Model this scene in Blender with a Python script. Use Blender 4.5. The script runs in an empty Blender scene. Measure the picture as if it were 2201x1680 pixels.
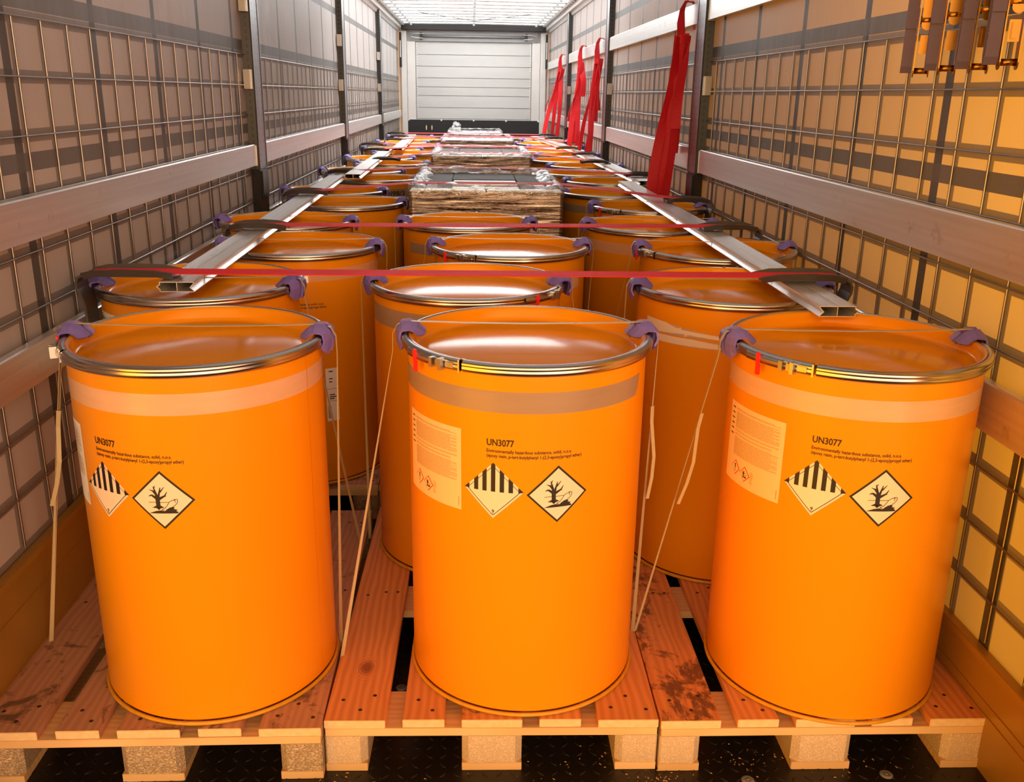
import bpy, bmesh, math, random
from mathutils import Vector, Matrix, noise

S = bpy.context.scene
COL = S.collection
PI = math.pi
R2D = PI / 180.0
rnd = random.Random(7)

# ------------------------------------------------------------------ camera
def set_camera():
    yaw, pitch, roll = math.radians(2.6664), math.radians(17.7638), math.radians(0.8038)
    f = Vector((math.sin(yaw) * math.cos(pitch), math.cos(yaw) * math.cos(pitch), -math.sin(pitch)))
    r = Vector((math.cos(yaw), -math.sin(yaw), 0))
    u = r.cross(f)
    r2 = r * math.cos(roll) + u * math.sin(roll)
    u2 = -r * math.sin(roll) + u * math.cos(roll)
    cd = bpy.data.cameras.new('camera')
    cd.sensor_fit = 'HORIZONTAL'
    cd.sensor_width = 36.0
    cd.lens = 1991.43 / 2201.0 * 36.0
    cd.clip_end = 200
    co = bpy.data.objects.new('camera', cd)
    COL.objects.link(co)
    m = Matrix((r2, u2, -f)).transposed().to_4x4()
    m.translation = Vector((-0.0473, -1.8711, 1.5682))
    co.matrix_world = m
    S.camera = co
set_camera()

# ------------------------------------------------------------------ world: bright overcast zenith, warm low light behind the open rear doors
SKY_UP = 0.12
def set_world():
    w = bpy.data.worlds.new('sky')
    S.world = w
    w.use_nodes = True
    nt = w.node_tree
    nt.nodes.clear()
    out = nt.nodes.new('ShaderNodeOutputWorld')
    bg = nt.nodes.new('ShaderNodeBackground')
    tc = nt.nodes.new('ShaderNodeTexCoord')
    sep = nt.nodes.new('ShaderNodeSeparateXYZ')
    nt.links.new(tc.outputs['Generated'], sep.inputs[0])
    mr = nt.nodes.new('ShaderNodeMapRange')
    mr.inputs[1].default_value = -1
    mr.inputs[2].default_value = 1
    nt.links.new(sep.outputs['Z'], mr.inputs[0])
    cr = nt.nodes.new('ShaderNodeValToRGB')
    el = cr.color_ramp.elements
    el[0].position = 0.0; el[0].color = (0.20, 0.10, 0.05, 1)
    el[1].position = 1.0; el[1].color = (SKY_UP, SKY_UP, SKY_UP * 1.0, 1)
    for p, c in ((0.36, (0.26, 0.13, 0.06, 1)), (0.47, (1.40, 0.95, 0.50, 1)), (0.60, (1.32, 0.85, 0.42, 1)), (0.72, (1.45, 0.84, 0.40, 1)), (0.84, (0.80, 0.46, 0.20, 1))):
        e = el.new(p); e.color = c
    nt.links.new(mr.outputs[0], cr.inputs[0])
    # surroundings seen through the open rear: bright straight behind, orange to the rear left, dusky pink to the rear right
    def lobe(direction, lo, hi):
        dot = nt.nodes.new('ShaderNodeVectorMath'); dot.operation = 'DOT_PRODUCT'
        dot.inputs[1].default_value = Vector(direction).normalized()
        nt.links.new(tc.outputs['Generated'], dot.inputs[0])
        lr = nt.nodes.new('ShaderNodeMapRange'); lr.interpolation_type = 'SMOOTHSTEP'
        lr.inputs[1].default_value = lo; lr.inputs[2].default_value = hi
        nt.links.new(dot.outputs['Value'], lr.inputs[0])
        return lr.outputs[0]
    def added_value(p, kp, q, kq):
        a = nt.nodes.new('ShaderNodeMath'); a.operation = 'MULTIPLY'; nt.links.new(p, a.inputs[0]); a.inputs[1].default_value = kp
        b = nt.nodes.new('ShaderNodeMath'); b.operation = 'MULTIPLY_ADD'; nt.links.new(q, b.inputs[0]); b.inputs[1].default_value = kq
        nt.links.new(a.outputs[0], b.inputs[2])
        return b.outputs[0]
    def scaled(col, fac):
        mul = nt.nodes.new('ShaderNodeVectorMath'); mul.operation = 'SCALE'
        if isinstance(col, tuple):
            mul.inputs[0].default_value = col
        else:
            nt.links.new(col, mul.inputs[0])
        nt.links.new(fac, mul.inputs['Scale'])
        return mul.outputs[0]
    def added(p, q):
        add = nt.nodes.new('ShaderNodeVectorMath'); add.operation = 'ADD'
        nt.links.new(p, add.inputs[0]); nt.links.new(q, add.inputs[1])
        return add.outputs[0]
    total = scaled(cr.outputs[0], added_value(lobe((0.0, -1.0, 0.0), 0.15, 0.95), 0.26, lobe((0.0, -0.985, 0.17), 0.72, 0.99), 2.55))
    total = added(total, scaled((4.5, 1.7, 0.05), lobe((-0.80, -0.58, -0.06), 0.80, 0.985)))
    total = added(total, scaled((3.3, 1.6, 0.95), lobe((0.50, -0.86, 0.05), 0.86, 0.985)))
    nt.links.new(total, bg.inputs['Color'])
    bg.inputs['Strength'].default_value = 1.0
    nt.links.new(bg.outputs[0], out.inputs[0])
set_world()

def set_sun():
    # high daylight from ahead; it only gets in through the translucent roof
    sd = bpy.data.lights.new('sun', 'SUN')
    sd.energy = 29.0
    sd.angle = 0.3
    sd.color = (0.965, 0.985, 1.0)
    so = bpy.data.objects.new('sun', sd)
    COL.objects.link(so)
    so.rotation_euler = (math.radians(-30), 0, 0)
set_sun()

def set_curtain_fill():
    # added unseen lamp beside the rear right corner, backlights the orange curtain
    ad = bpy.data.lights.new('curtain_fill', 'AREA')
    ad.shape = 'RECTANGLE'; ad.size = 2.2; ad.size_y = 1.2
    ad.energy = 62.0
    ad.color = (1.0, 0.93, 0.8)
    ao = bpy.data.objects.new('curtain_fill', ad)
    COL.objects.link(ao)
    ao.location = (2.30, -0.10, 2.05)
    ao.rotation_euler = (0, math.radians(90), 0)
set_curtain_fill()

S.view_settings.view_transform = 'Standard'
S.view_settings.look = 'None'
S.view_settings.exposure = 0.0
S.view_settings.gamma = 1.0
S.view_settings.use_curve_mapping = False

# ------------------------------------------------------------------ materials
class NT:
    def __init__(s, name):
        s.m = bpy.data.materials.new(name)
        s.m.use_nodes = True
        s.t = s.m.node_tree
        s.b = s.t.nodes['Principled BSDF']
        s.out = s.t.nodes['Material Output']
    def n(s, typ, **kw):
        nd = s.t.nodes.new(typ)
        for k, v in kw.items():
            setattr(nd, k, v)
        return nd
    def l(s, a, b):
        s.t.links.new(a, b)
    def val(s, x, sock):
        if hasattr(x, 'links'):
            s.l(x, sock)
        else:
            sock.default_value = x
    def math(s, op, a, b=0.0, c=None):
        nd = s.n('ShaderNodeMath', operation=op)
        s.val(a, nd.inputs[0]); s.val(b, nd.inputs[1])
        if c is not None:
            s.val(c, nd.inputs[2])
        return nd.outputs[0]
    def mix(s, fac, a, b):
        nd = s.n('ShaderNodeMix', data_type='RGBA')
        s.val(fac, nd.inputs['Factor'])
        for x, k in ((a, 6), (b, 7)):
            if hasattr(x, 'links'):
                s.l(x, nd.inputs[k])
            else:
                nd.inputs[k].default_value = (x[0], x[1], x[2], 1)
        return nd.outputs[2]
    def noise(s, vec, scale, detail=3, rough=0.5, dist=0.0):
        nd = s.n('ShaderNodeTexNoise')
        nd.inputs['Scale'].default_value = scale
        nd.inputs['Detail'].default_value = detail
        nd.inputs['Roughness'].default_value = rough
        nd.inputs['Distortion'].default_value = dist
        if vec is not None:
            s.l(vec, nd.inputs['Vector'])
        return nd.outputs['Fac']
    def scaled(s, vec, sc, off=None):
        nd = s.n('ShaderNodeMapping')
        s.l(vec, nd.inputs['Vector'])
        nd.inputs['Scale'].default_value = sc
        if off is not None:
            s.l(off, nd.inputs['Location'])
        return nd.outputs[0]
    def ramp(s, fac, lo, hi):
        nd = s.n('ShaderNodeMapRange')
        s.l(fac, nd.inputs[0])
        nd.inputs[1].default_value = lo; nd.inputs[2].default_value = hi
        return nd.outputs[0]
    def pos(s):
        return s.n('ShaderNodeNewGeometry').outputs['Position']
    def obj(s):
        return s.n('ShaderNodeTexCoord').outputs['Object']
    def rand(s):
        return s.n('ShaderNodeObjectInfo').outputs['Random']
    def sep(s, v):
        nd = s.n('ShaderNodeSeparateXYZ'); s.l(v, nd.inputs[0])
        return nd.outputs
    def pulse(s, x, period, x0, w):
        a = s.math('SUBTRACT', x, x0 - period / 2)
        a = s.math('FLOORED_MODULO', a, period)
        a = s.math('ABSOLUTE', s.math('SUBTRACT', a, period / 2))
        return s.math('LESS_THAN', a, w / 2)
    def bump(s, h, strength=0.3, dist=0.01):
        nd = s.n('ShaderNodeBump')
        nd.inputs['Strength'].default_value = strength
        nd.inputs['Distance'].default_value = dist
        s.l(h, nd.inputs['Height'])
        s.l(nd.outputs[0], s.b.inputs['Normal'])
    def set(s, base=None, rough=None, metal=None, spec=None, coat=None, coat_rough=None):
        b = s.b.inputs
        if base is not None:
            if hasattr(base, 'links'):
                s.l(base, b['Base Color'])
            else:
                b['Base Color'].default_value = (*base, 1)
        if rough is not None: s.val(rough, b['Roughness'])
        if metal is not None: s.val(metal, b['Metallic'])
        if spec is not None: b['Specular IOR Level'].default_value = spec
        if coat is not None: b['Coat Weight'].default_value = coat
        if coat_rough is not None: b['Coat Roughness'].default_value = coat_rough
        return s.m

def plain(name, base, rough=0.5, metal=0.0, var=0.06, scale=20.0, bump=0.0, coat=None):
    k = NT(name)
    f = k.noise(k.obj(), scale, 4)
    c = k.mix(f, tuple(max(0, x * (1 - var)) for x in base), tuple(min(1, x * (1 + var)) for x in base))
    if bump:
        k.bump(f, bump, 0.004)
    return k.set(c, rough, metal, coat=coat)

M = {}
def make_materials():
    # drum paint
    k = NT('drum_paint')
    o = k.obj()
    f = k.noise(o, 3.0, 3)
    c = k.mix(f, (0.84, 0.300, 0.003), (0.90, 0.325, 0.004))
    sc = k.ramp(k.noise(k.scaled(o, (60, 60, 9)), 1.0, 6, 0.7), 0.70, 0.78)
    c = k.mix(k.math('MULTIPLY', sc, 0.25), c, (0.60, 0.17, 0.01))
    M['drum'] = k.set(c, 0.30, 0.0)
    k = NT('lid_paint')
    f = k.noise(k.obj(), 5.0, 5, 0.6)
    c = k.mix(f, (0.82, 0.30, 0.003), (0.90, 0.33, 0.004))
    M['lid'] = k.set(c, k.math('MULTIPLY_ADD', f, 0.08, 0.10), 0.0, spec=0.34)
    k.b.inputs['Specular Tint'].default_value = (1.0, 0.72, 0.45, 1)
    M['chime'] = plain('chime_paint', (0.62, 0.30, 0.01), 0.4, 0.0, 0.3, 40)
    k = NT('ring_steel')
    f = k.noise(k.scaled(k.obj(), (8, 8, 220)), 1.0, 3)
    M['ring'] = k.set(k.mix(f, (0.50, 0.47, 0.44), (0.66, 0.63, 0.60)), 0.24, 1.0)
    M['zinc'] = plain('zinc_steel', (0.50, 0.48, 0.45), 0.34, 1.0, 0.08, 30)
    M['red_plastic'] = plain('red_plastic', (0.80, 0.02, 0.02), 0.4)
    # wood
    def wood(name, axis, c1, c2, dark, stain, knot=None):
        k = NT(name)
        o = k.obj(); r = k.rand()
        off = k.n('ShaderNodeCombineXYZ')
        k.l(k.math('MULTIPLY', r, 37.0), off.inputs[0]); k.l(k.math('MULTIPLY', r, 91.0), off.inputs[1]); k.l(k.math('MULTIPLY', r, 53.0), off.inputs[2])
        sc = [26, 26, 26]; sc[axis] = 1.6
        g = k.noise(k.scaled(o, sc, off.outputs[0]), 1.0, 5, 0.6, 1.2)
        w = k.n('ShaderNodeTexWave', bands_direction='X' if axis else 'Y')
        k.l(k.scaled(o, [(4 if i == axis else 16) for i in range(3)], off.outputs[0]), w.inputs['Vector'])
        w.inputs['Scale'].default_value = 1.0; w.inputs['Distortion'].default_value = 9.0; w.inputs['Detail'].default_value = 2.0; w.inputs['Detail Scale'].default_value = 0.6
        gg = k.math('MULTIPLY_ADD', w.outputs['Fac'], 0.45, k.math('MULTIPLY', g, 0.55))
        if knot:
            q = k.n('ShaderNodeVectorMath', operation='SUBTRACT'); k.l(o, q.inputs[0]); q.inputs[1].default_value = (knot[0], knot[1], 0.144)
            ln = k.n('ShaderNodeVectorMath', operation='LENGTH'); k.l(k.scaled(q.outputs[0], (1.0, 0.62, 0.3)), ln.inputs[0])
            rr = k.math('ADD', ln.outputs['Value'], k.math('MULTIPLY', g, 0.012))
            rings = k.math('MULTIPLY_ADD', k.math('SINE', k.math('MULTIPLY', rr, 900.0)), 0.3, 0.4)
            fall = k.ramp(rr, 0.050, 0.022)
            mm = k.n('ShaderNodeMix', data_type='FLOAT'); k.l(fall, mm.inputs[0]); k.l(gg, mm.inputs[2]); k.l(rings, mm.inputs[3])
            gg = mm.outputs[0]
        c = k.mix(gg, c1, c2)
        c = k.mix(k.math('MULTIPLY', r, 0.35), c, tuple(x * 0.72 for x in c1))
        st = k.ramp(k.noise(k.scaled(o, (9, 7, 9), off.outputs[0]), 1.0, 7, 0.75, 0.6), stain, stain + 0.07)
        c = k.mix(k.math('MULTIPLY', st, 0.8), c, dark)
        if knot:
            c = k.mix(k.math('MULTIPLY', k.ramp(rr, 0.030, 0.014), 0.75), c, (0.20, 0.055, 0.015))
        k.bump(gg, 0.25, 0.003)
        return k.set(c, 0.62)
    M['wood_y'] = wood('board_wood_long', 1, (0.60, 0.21, 0.05), (0.96, 0.45, 0.14), (0.10, 0.05, 0.025), 0.65)
    M['wood_knot'] = wood('board_wood_with_knot', 1, (0.60, 0.20, 0.045), (0.96, 0.45, 0.14), (0.10, 0.055, 0.03), 0.80, (-0.325, 0.215))
    M['wood_stained'] = wood('board_wood_stained', 1, (0.60, 0.20, 0.045), (0.92, 0.42, 0.13), (0.075, 0.03, 0.012), 0.50)
    M['wood_x'] = wood('board_wood_cross', 0, (0.66, 0.40, 0.16), (0.84, 0.58, 0.28), (0.30, 0.16, 0.06), 0.76)
    M['wood_old'] = wood('board_wood_weathered', 1, (0.46, 0.23, 0.13), (0.70, 0.40, 0.24), (0.09, 0.05, 0.03), 0.55)
    k = NT('end_grain')
    f = k.noise(k.scaled(k.obj(), (60, 8, 60)), 1.0, 4)
    M['wood_end'] = k.set(k.mix(f, (0.62, 0.42, 0.18), (0.88, 0.66, 0.36)), 0.7)
    k = NT('chipboard')
    o = k.obj()
    v = k.n('ShaderNodeTexVoronoi'); v.inputs['Scale'].default_value = 330.0
    k.l(k.scaled(o, (1, 1, 0.9)), v.inputs['Vector'])
    f = k.noise(o, 90, 4)
    c = k.mix(v.outputs['Distance'], (0.44, 0.29, 0.15), (0.78, 0.60, 0.40))
    c = k.mix(k.math('MULTIPLY', f, 0.5), c, (0.56, 0.42, 0.26))
    k.bump(v.outputs['Distance'], 0.4, 0.003)
    M['chip'] = k.set(c, 0.8)
    k = NT('chipboard_dark')
    o = k.obj()
    v = k.n('ShaderNodeTexVoronoi'); v.inputs['Scale'].default_value = 420.0
    k.l(k.scaled(o, (0.45, 1, 1.0)), v.inputs['Vector'])
    c = k.mix(k.math('MULTIPLY', v.outputs['Distance'], k.math('MULTIPLY_ADD', k.noise(o, 160, 4), 1.6, 0.1)), (0.16, 0.10, 0.055), (0.74, 0.55, 0.33))
    k.bump(v.outputs['Distance'], 0.6, 0.004)
    M['chip_dark'] = k.set(c, 0.8)
    M['nail'] = plain('nail_steel', (0.05, 0.03, 0.02), 0.5, 0.3)
    # floor
    k = NT('black_floor')
    f = k.noise(k.pos(), 30, 4)
    M['floor'] = k.set(k.mix(f, (0.004, 0.0035, 0.003), (0.016, 0.012, 0.009)), 0.38)
    M['sawdust'] = plain('sawdust', (0.55, 0.34, 0.14), 0.9)
    # tarpaulin
    k = NT('curtain_tarpaulin')
    s = k.sep(k.pos())
    x, y, z = s[0], s[1], s[2]
    side = k.math('GREATER_THAN', x, 0.0)
    f = k.noise(k.pos(), 2.2, 3)
    base = k.mix(f, (0.42, 0.395, 0.375), (0.48, 0.455, 0.435))
    vb = k.pulse(y, 0.5915, 0.655, 0.044)
    hb = k.math('ADD', k.math('LESS_THAN', k.math('ABSOLUTE', k.math('SUBTRACT', z, 1.787)), 0.026), k.math('LESS_THAN', k.math('ABSOLUTE', k.math('SUBTRACT', z, 1.380)), 0.024))
    hb = k.math('MINIMUM', k.math('ADD', hb, k.math('LESS_THAN', k.math('ABSOLUTE', k.math('SUBTRACT', z, 2.225)), 0.026)), 1.0)
    # darker strips in the colour along the wires
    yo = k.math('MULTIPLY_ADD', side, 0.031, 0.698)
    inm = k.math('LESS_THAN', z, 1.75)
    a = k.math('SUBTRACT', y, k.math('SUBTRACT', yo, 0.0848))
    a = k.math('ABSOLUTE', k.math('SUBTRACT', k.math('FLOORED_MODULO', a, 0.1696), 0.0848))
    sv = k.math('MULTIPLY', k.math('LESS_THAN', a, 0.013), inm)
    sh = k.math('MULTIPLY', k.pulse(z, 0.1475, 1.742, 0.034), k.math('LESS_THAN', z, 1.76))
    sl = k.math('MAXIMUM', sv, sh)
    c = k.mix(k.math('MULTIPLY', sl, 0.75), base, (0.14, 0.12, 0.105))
    c = k.mix(k.math('MULTIPLY', hb, 0.92), c, (0.125, 0.12, 0.115))
    c = k.mix(k.math('MULTIPLY', vb, k.math('SUBTRACT', 0.93, k.math('MULTIPLY', hb, 0.5))), c, (0.065, 0.06, 0.055))
    wr = k.noise(k.scaled(k.pos(), (1, 3.5, 0.8)), 1.6, 3)
    k.bump(wr, 0.25, 0.03)
    k.set(c, k.math('MULTIPLY_ADD', f, 0.10, 0.40), spec=0.32)
    # the curtain is orange outside; the added lamp glows through it between welded bands and dark strips
    tr = k.n('ShaderNodeBsdfTranslucent'); mx = k.n('ShaderNodeMixShader')
    tr.inputs[0].default_value = (0.85, 0.34, 0.004, 1)
    clear = k.math('SUBTRACT', 1.0, k.math('MINIMUM', 1.0, k.math('ADD', k.math('ADD', vb, hb), k.math('MULTIPLY', sl, 0.85))))
    k.l(k.math('MULTIPLY', clear, k.math('MULTIPLY_ADD', side, 0.20, 0.012)), mx.inputs[0])
    k.l(k.b.outputs[0], mx.inputs[1]); k.l(tr.outputs[0], mx.inputs[2]); k.l(mx.outputs[0], k.out.inputs[0])
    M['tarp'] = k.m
    k = NT('brushed_aluminium')
    o = k.obj()
    f = k.noise(k.scaled(o, (60, 0.8, 60)), 1.0, 5, 0.65)
    d = k.ramp(k.noise(o, 11.0, 7, 0.75), 0.60, 0.72)
    c = k.mix(f, (0.62, 0.60, 0.58), (0.95, 0.94, 0.92))
    c = k.mix(k.math('MULTIPLY', d, 0.55), c, (0.40, 0.36, 0.32))
    M['alu'] = k.set(c, k.math('MULTIPLY_ADD', f, 0.16, 0.26), 0.78)
    M['ochre'] = plain('ochre_painted_board', (0.42, 0.23, 0.035), 0.38, 0.35, 0.15, 6)
    M['alu_cut'] = plain('cut_aluminium', (0.92, 0.88, 0.82), 0.35, 0.55)
    M['wire'] = plain('galvanised_wire', (0.40, 0.37, 0.34), 0.3, 1.0)
    k = NT('white_end_panel')
    p = k.pos(); s = k.sep(p)
    f = k.noise(k.scaled(p, (0.8, 1, 4)), 1.5, 4)
    c = k.mix(f, (0.49, 0.49, 0.475), (0.60, 0.60, 0.58))
    st = k.ramp(k.noise(k.scaled(p, (2.2, 1, 7)), 1.0, 5, 0.6), 0.62, 0.72)
    c = k.mix(k.math('MULTIPLY', st, 0.4), c, (0.66, 0.60, 0.48))
    M['endwall'] = k.set(c, 0.4, 0.1)
    M['white_alu'] = plain('light_aluminium', (0.72, 0.72, 0.70), 0.38, 0.45, 0.08, 6)
    M['grey_dark'] = plain('dark_grey_metal', (0.10, 0.10, 0.10), 0.45, 0.2)
    M['grey_mid'] = plain('grey_metal', (0.28, 0.28, 0.28), 0.4, 0.3)
    M['black_board'] = plain('black_phenolic_board', (0.012, 0.010, 0.010), 0.6)
    M['black'] = plain('black_plastic', (0.012, 0.011, 0.010), 0.4)
    # posts with punched holes
    k = NT('post_steel')
    s = k.sep(k.obj()); nrm = k.sep(k.n('ShaderNodeTexCoord').outputs['Normal'])
    face = k.math('GREATER_THAN', k.math('ABSOLUTE', nrm[0]), 0.6)
    dz = k.math('SUBTRACT', k.math('FLOORED_MODULO', s[2], 0.034), 0.017)
    dy = k.math('SUBTRACT', k.math('ABSOLUTE', s[1]), 0.040)
    rr = k.math('ADD', k.math('MULTIPLY', dz, dz), k.math('MULTIPLY', dy, dy))
    dots = k.math('MULTIPLY', k.math('LESS_THAN', rr, 0.0045 ** 2), face)
    slot = k.math('MULTIPLY', k.math('MULTIPLY', k.math('LESS_THAN', k.math('ABSOLUTE', dz), 0.010), k.math('LESS_THAN', k.math('ABSOLUTE', s[0]), 0.006)), k.math('SUBTRACT', 1.0, face))
    c = k.mix(face, (0.025, 0.024, 0.023), (0.30, 0.30, 0.31))
    c = k.mix(k.math('MAXIMUM', dots, slot), c, (0.002, 0.002, 0.002))
    M['post'] = k.set(c, 0.32, k.math('MULTIPLY', face, 0.8), spec=0.3)
    M['post_foot'] = plain('post_foot_steel', (0.035, 0.032, 0.030), 0.35, 0.6)
    # roof
    k = NT('translucent_roof')
    f = k.noise(k.pos(), 1.5, 2)
    dif = k.n('ShaderNodeBsdfDiffuse'); tr = k.n('ShaderNodeBsdfTranslucent'); mx = k.n('ShaderNodeMixShader')
    c = k.mix(f, (0.80, 0.80, 0.80), (0.88, 0.88, 0.88))
    k.l(c, dif.inputs[0]); k.l(c, tr.inputs[0])
    mx.inputs[0].default_value = 0.65
    k.l(dif.outputs[0], mx.inputs[1]); k.l(tr.outputs[0], mx.inputs[2]); k.l(mx.outputs[0], k.out.inputs[0])
    k.t.nodes.remove(k.b)
    M['roof'] = k.m
    k = NT('folded_roof')
    dif = k.n('ShaderNodeBsdfDiffuse'); tr = k.n('ShaderNodeBsdfTranslucent'); mx = k.n('ShaderNodeMixShader')
    dif.inputs[0].default_value = (0.3, 0.29, 0.28, 1); tr.inputs[0].default_value = (0.09, 0.085, 0.08, 1)
    mx.inputs[0].default_value = 0.5
    k.l(dif.outputs[0], mx.inputs[1]); k.l(tr.outputs[0], mx.inputs[2]); k.l(mx.outputs[0], k.out.inputs[0])
    k.t.nodes.remove(k.b)
    M['roof_dark'] = k.m
    # straps
    def web(name, c1, c2, sx, sy, rough=0.6):
        k = NT(name)
        o = k.obj()
        s = k.sep(o)
        w1 = k.math('SINE', k.math('MULTIPLY', k.math('ADD', s[0], s[2]), sx))
        w2 = k.math('SINE', k.math('MULTIPLY', s[1], sy))
        h = k.math('MULTIPLY_ADD', k.math('MULTIPLY', w1, w2), 0.5, 0.5)
        k.bump(h, 0.35, 0.002)
        return k.set(k.mix(h, c1, c2), rough)
    M['red_web'] = web('red_webbing', (0.60, 0.006, 0.014), (0.84, 0.014, 0.024), 900, 900)
    M['blue_web'] = web('violet_webbing', (0.08, 0.065, 0.155), (0.135, 0.11, 0.25), 1500, 60)
    M['gold'] = plain('yellow_zinc', (0.34, 0.17, 0.035), 0.26, 1.0)
    M['rubber'] = plain('dark_rubber', (0.060, 0.052, 0.050), 0.42, 0, 0.2, 15)
    M['purple'] = plain('purple_plastic', (0.20, 0.145, 0.50), 0.45, 0, 0.15, 30)
    k = NT('strapping_tape')
    M['band'] = plain('strapping_band', (0.50, 0.40, 0.22), 0.35, 0, 0.1, 60)
    # labels
    def tape(name, c, rough, alpha):
        k = NT(name)
        f = k.ramp(k.noise(k.scaled(k.obj(), (10, 10, 60)), 1.0, 5, 0.6), 0.25, 0.75)
        k.b.inputs['Alpha'].default_value = alpha
        return k.set(k.mix(f, tuple(x * 0.9 for x in c), c), rough)
    M['tape_pale'] = tape('pale_tape', (0.88, 0.55, 0.34), 0.22, 0.80)
    M['tape_brown'] = tape('brown_tape', (0.42, 0.30, 0.20), 0.3, 0.80)
    M['tape_clear'] = tape('clear_tape', (0.90, 0.56, 0.34), 0.15, 0.55)
    M['paper'] = plain('paper_label', (0.86, 0.68, 0.52), 0.5, 0, 0.03, 10)
    M['paper_white'] = plain('white_paper', (0.82, 0.78, 0.76), 0.55, 0, 0.03, 10)
    M['paper_clear'] = plain('beige_document_label', (0.90, 0.60, 0.30), 0.4, 0, 0.04, 10)
    M['ink'] = plain('black_ink', (0.012, 0.007, 0.004), 0.5)
    M['ink_soft'] = plain('small_print_ink', (0.45, 0.24, 0.08), 0.5)
    M['ink_red'] = plain('red_ink', (0.75, 0.02, 0.01), 0.5)
    # film
    k = NT('stretch_film')
    o = k.obj()
    f1 = k.noise(k.scaled(o, (3.0, 3.0, 75)), 1.0, 5, 0.65, 0.5)
    f2 = k.noise(k.scaled(o, (1.5, 1.5, 14)), 1.0, 3)
    c = k.mix(k.ramp(f1, 0.35, 0.65), (0.05, 0.026, 0.022), (0.50, 0.42, 0.38))  # pale streaks in the colour stand in for reflections on the film
    k.bump(k.math('MULTIPLY_ADD', f1, 0.7, k.math('MULTIPLY', f2, 0.5)), 0.5, 0.008)
    M['film'] = k.set(c, 0.06, 0.9)
    k = NT('loose_film')
    tr = k.n('ShaderNodeBsdfTransparent'); gl = k.n('ShaderNodeBsdfGlossy'); df = k.n('ShaderNodeBsdfDiffuse'); m1 = k.n('ShaderNodeMixShader'); mx = k.n('ShaderNodeMixShader')
    f = k.noise(k.scaled(k.obj(), (16, 16, 30)), 1.0, 4, 0.6)
    bp = k.n('ShaderNodeBump'); bp.inputs['Strength'].default_value = 1.0; bp.inputs['Distance'].default_value = 0.02
    k.l(f, bp.inputs['Height'])
    k.l(bp.outputs[0], gl.inputs['Normal']); gl.inputs['Roughness'].default_value = 0.10; gl.inputs[0].default_value = (0.95, 0.94, 0.93, 1)
    df.inputs[0].default_value = (0.75, 0.72, 0.70, 1)
    m1.inputs[0].default_value = 0.25
    k.l(gl.outputs[0], m1.inputs[1]); k.l(df.outputs[0], m1.inputs[2])
    k.l(k.math('MULTIPLY_ADD', k.ramp(f, 0.44, 0.66), 0.62, 0.10), mx.inputs[0])
    k.l(tr.outputs[0], mx.inputs[1]); k.l(m1.outputs[0], mx.inputs[2]); k.l(mx.outputs[0], k.out.inputs[0])
    k.t.nodes.remove(k.b)
    M['loose'] = k.m
    M['grey_card'] = plain('grey_board', (0.13, 0.125, 0.12), 0.75, 0, 0.08, 12)
    M['dark_gap'] = plain('dark_carton', (0.03, 0.028, 0.027), 0.7)
make_materials()

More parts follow.
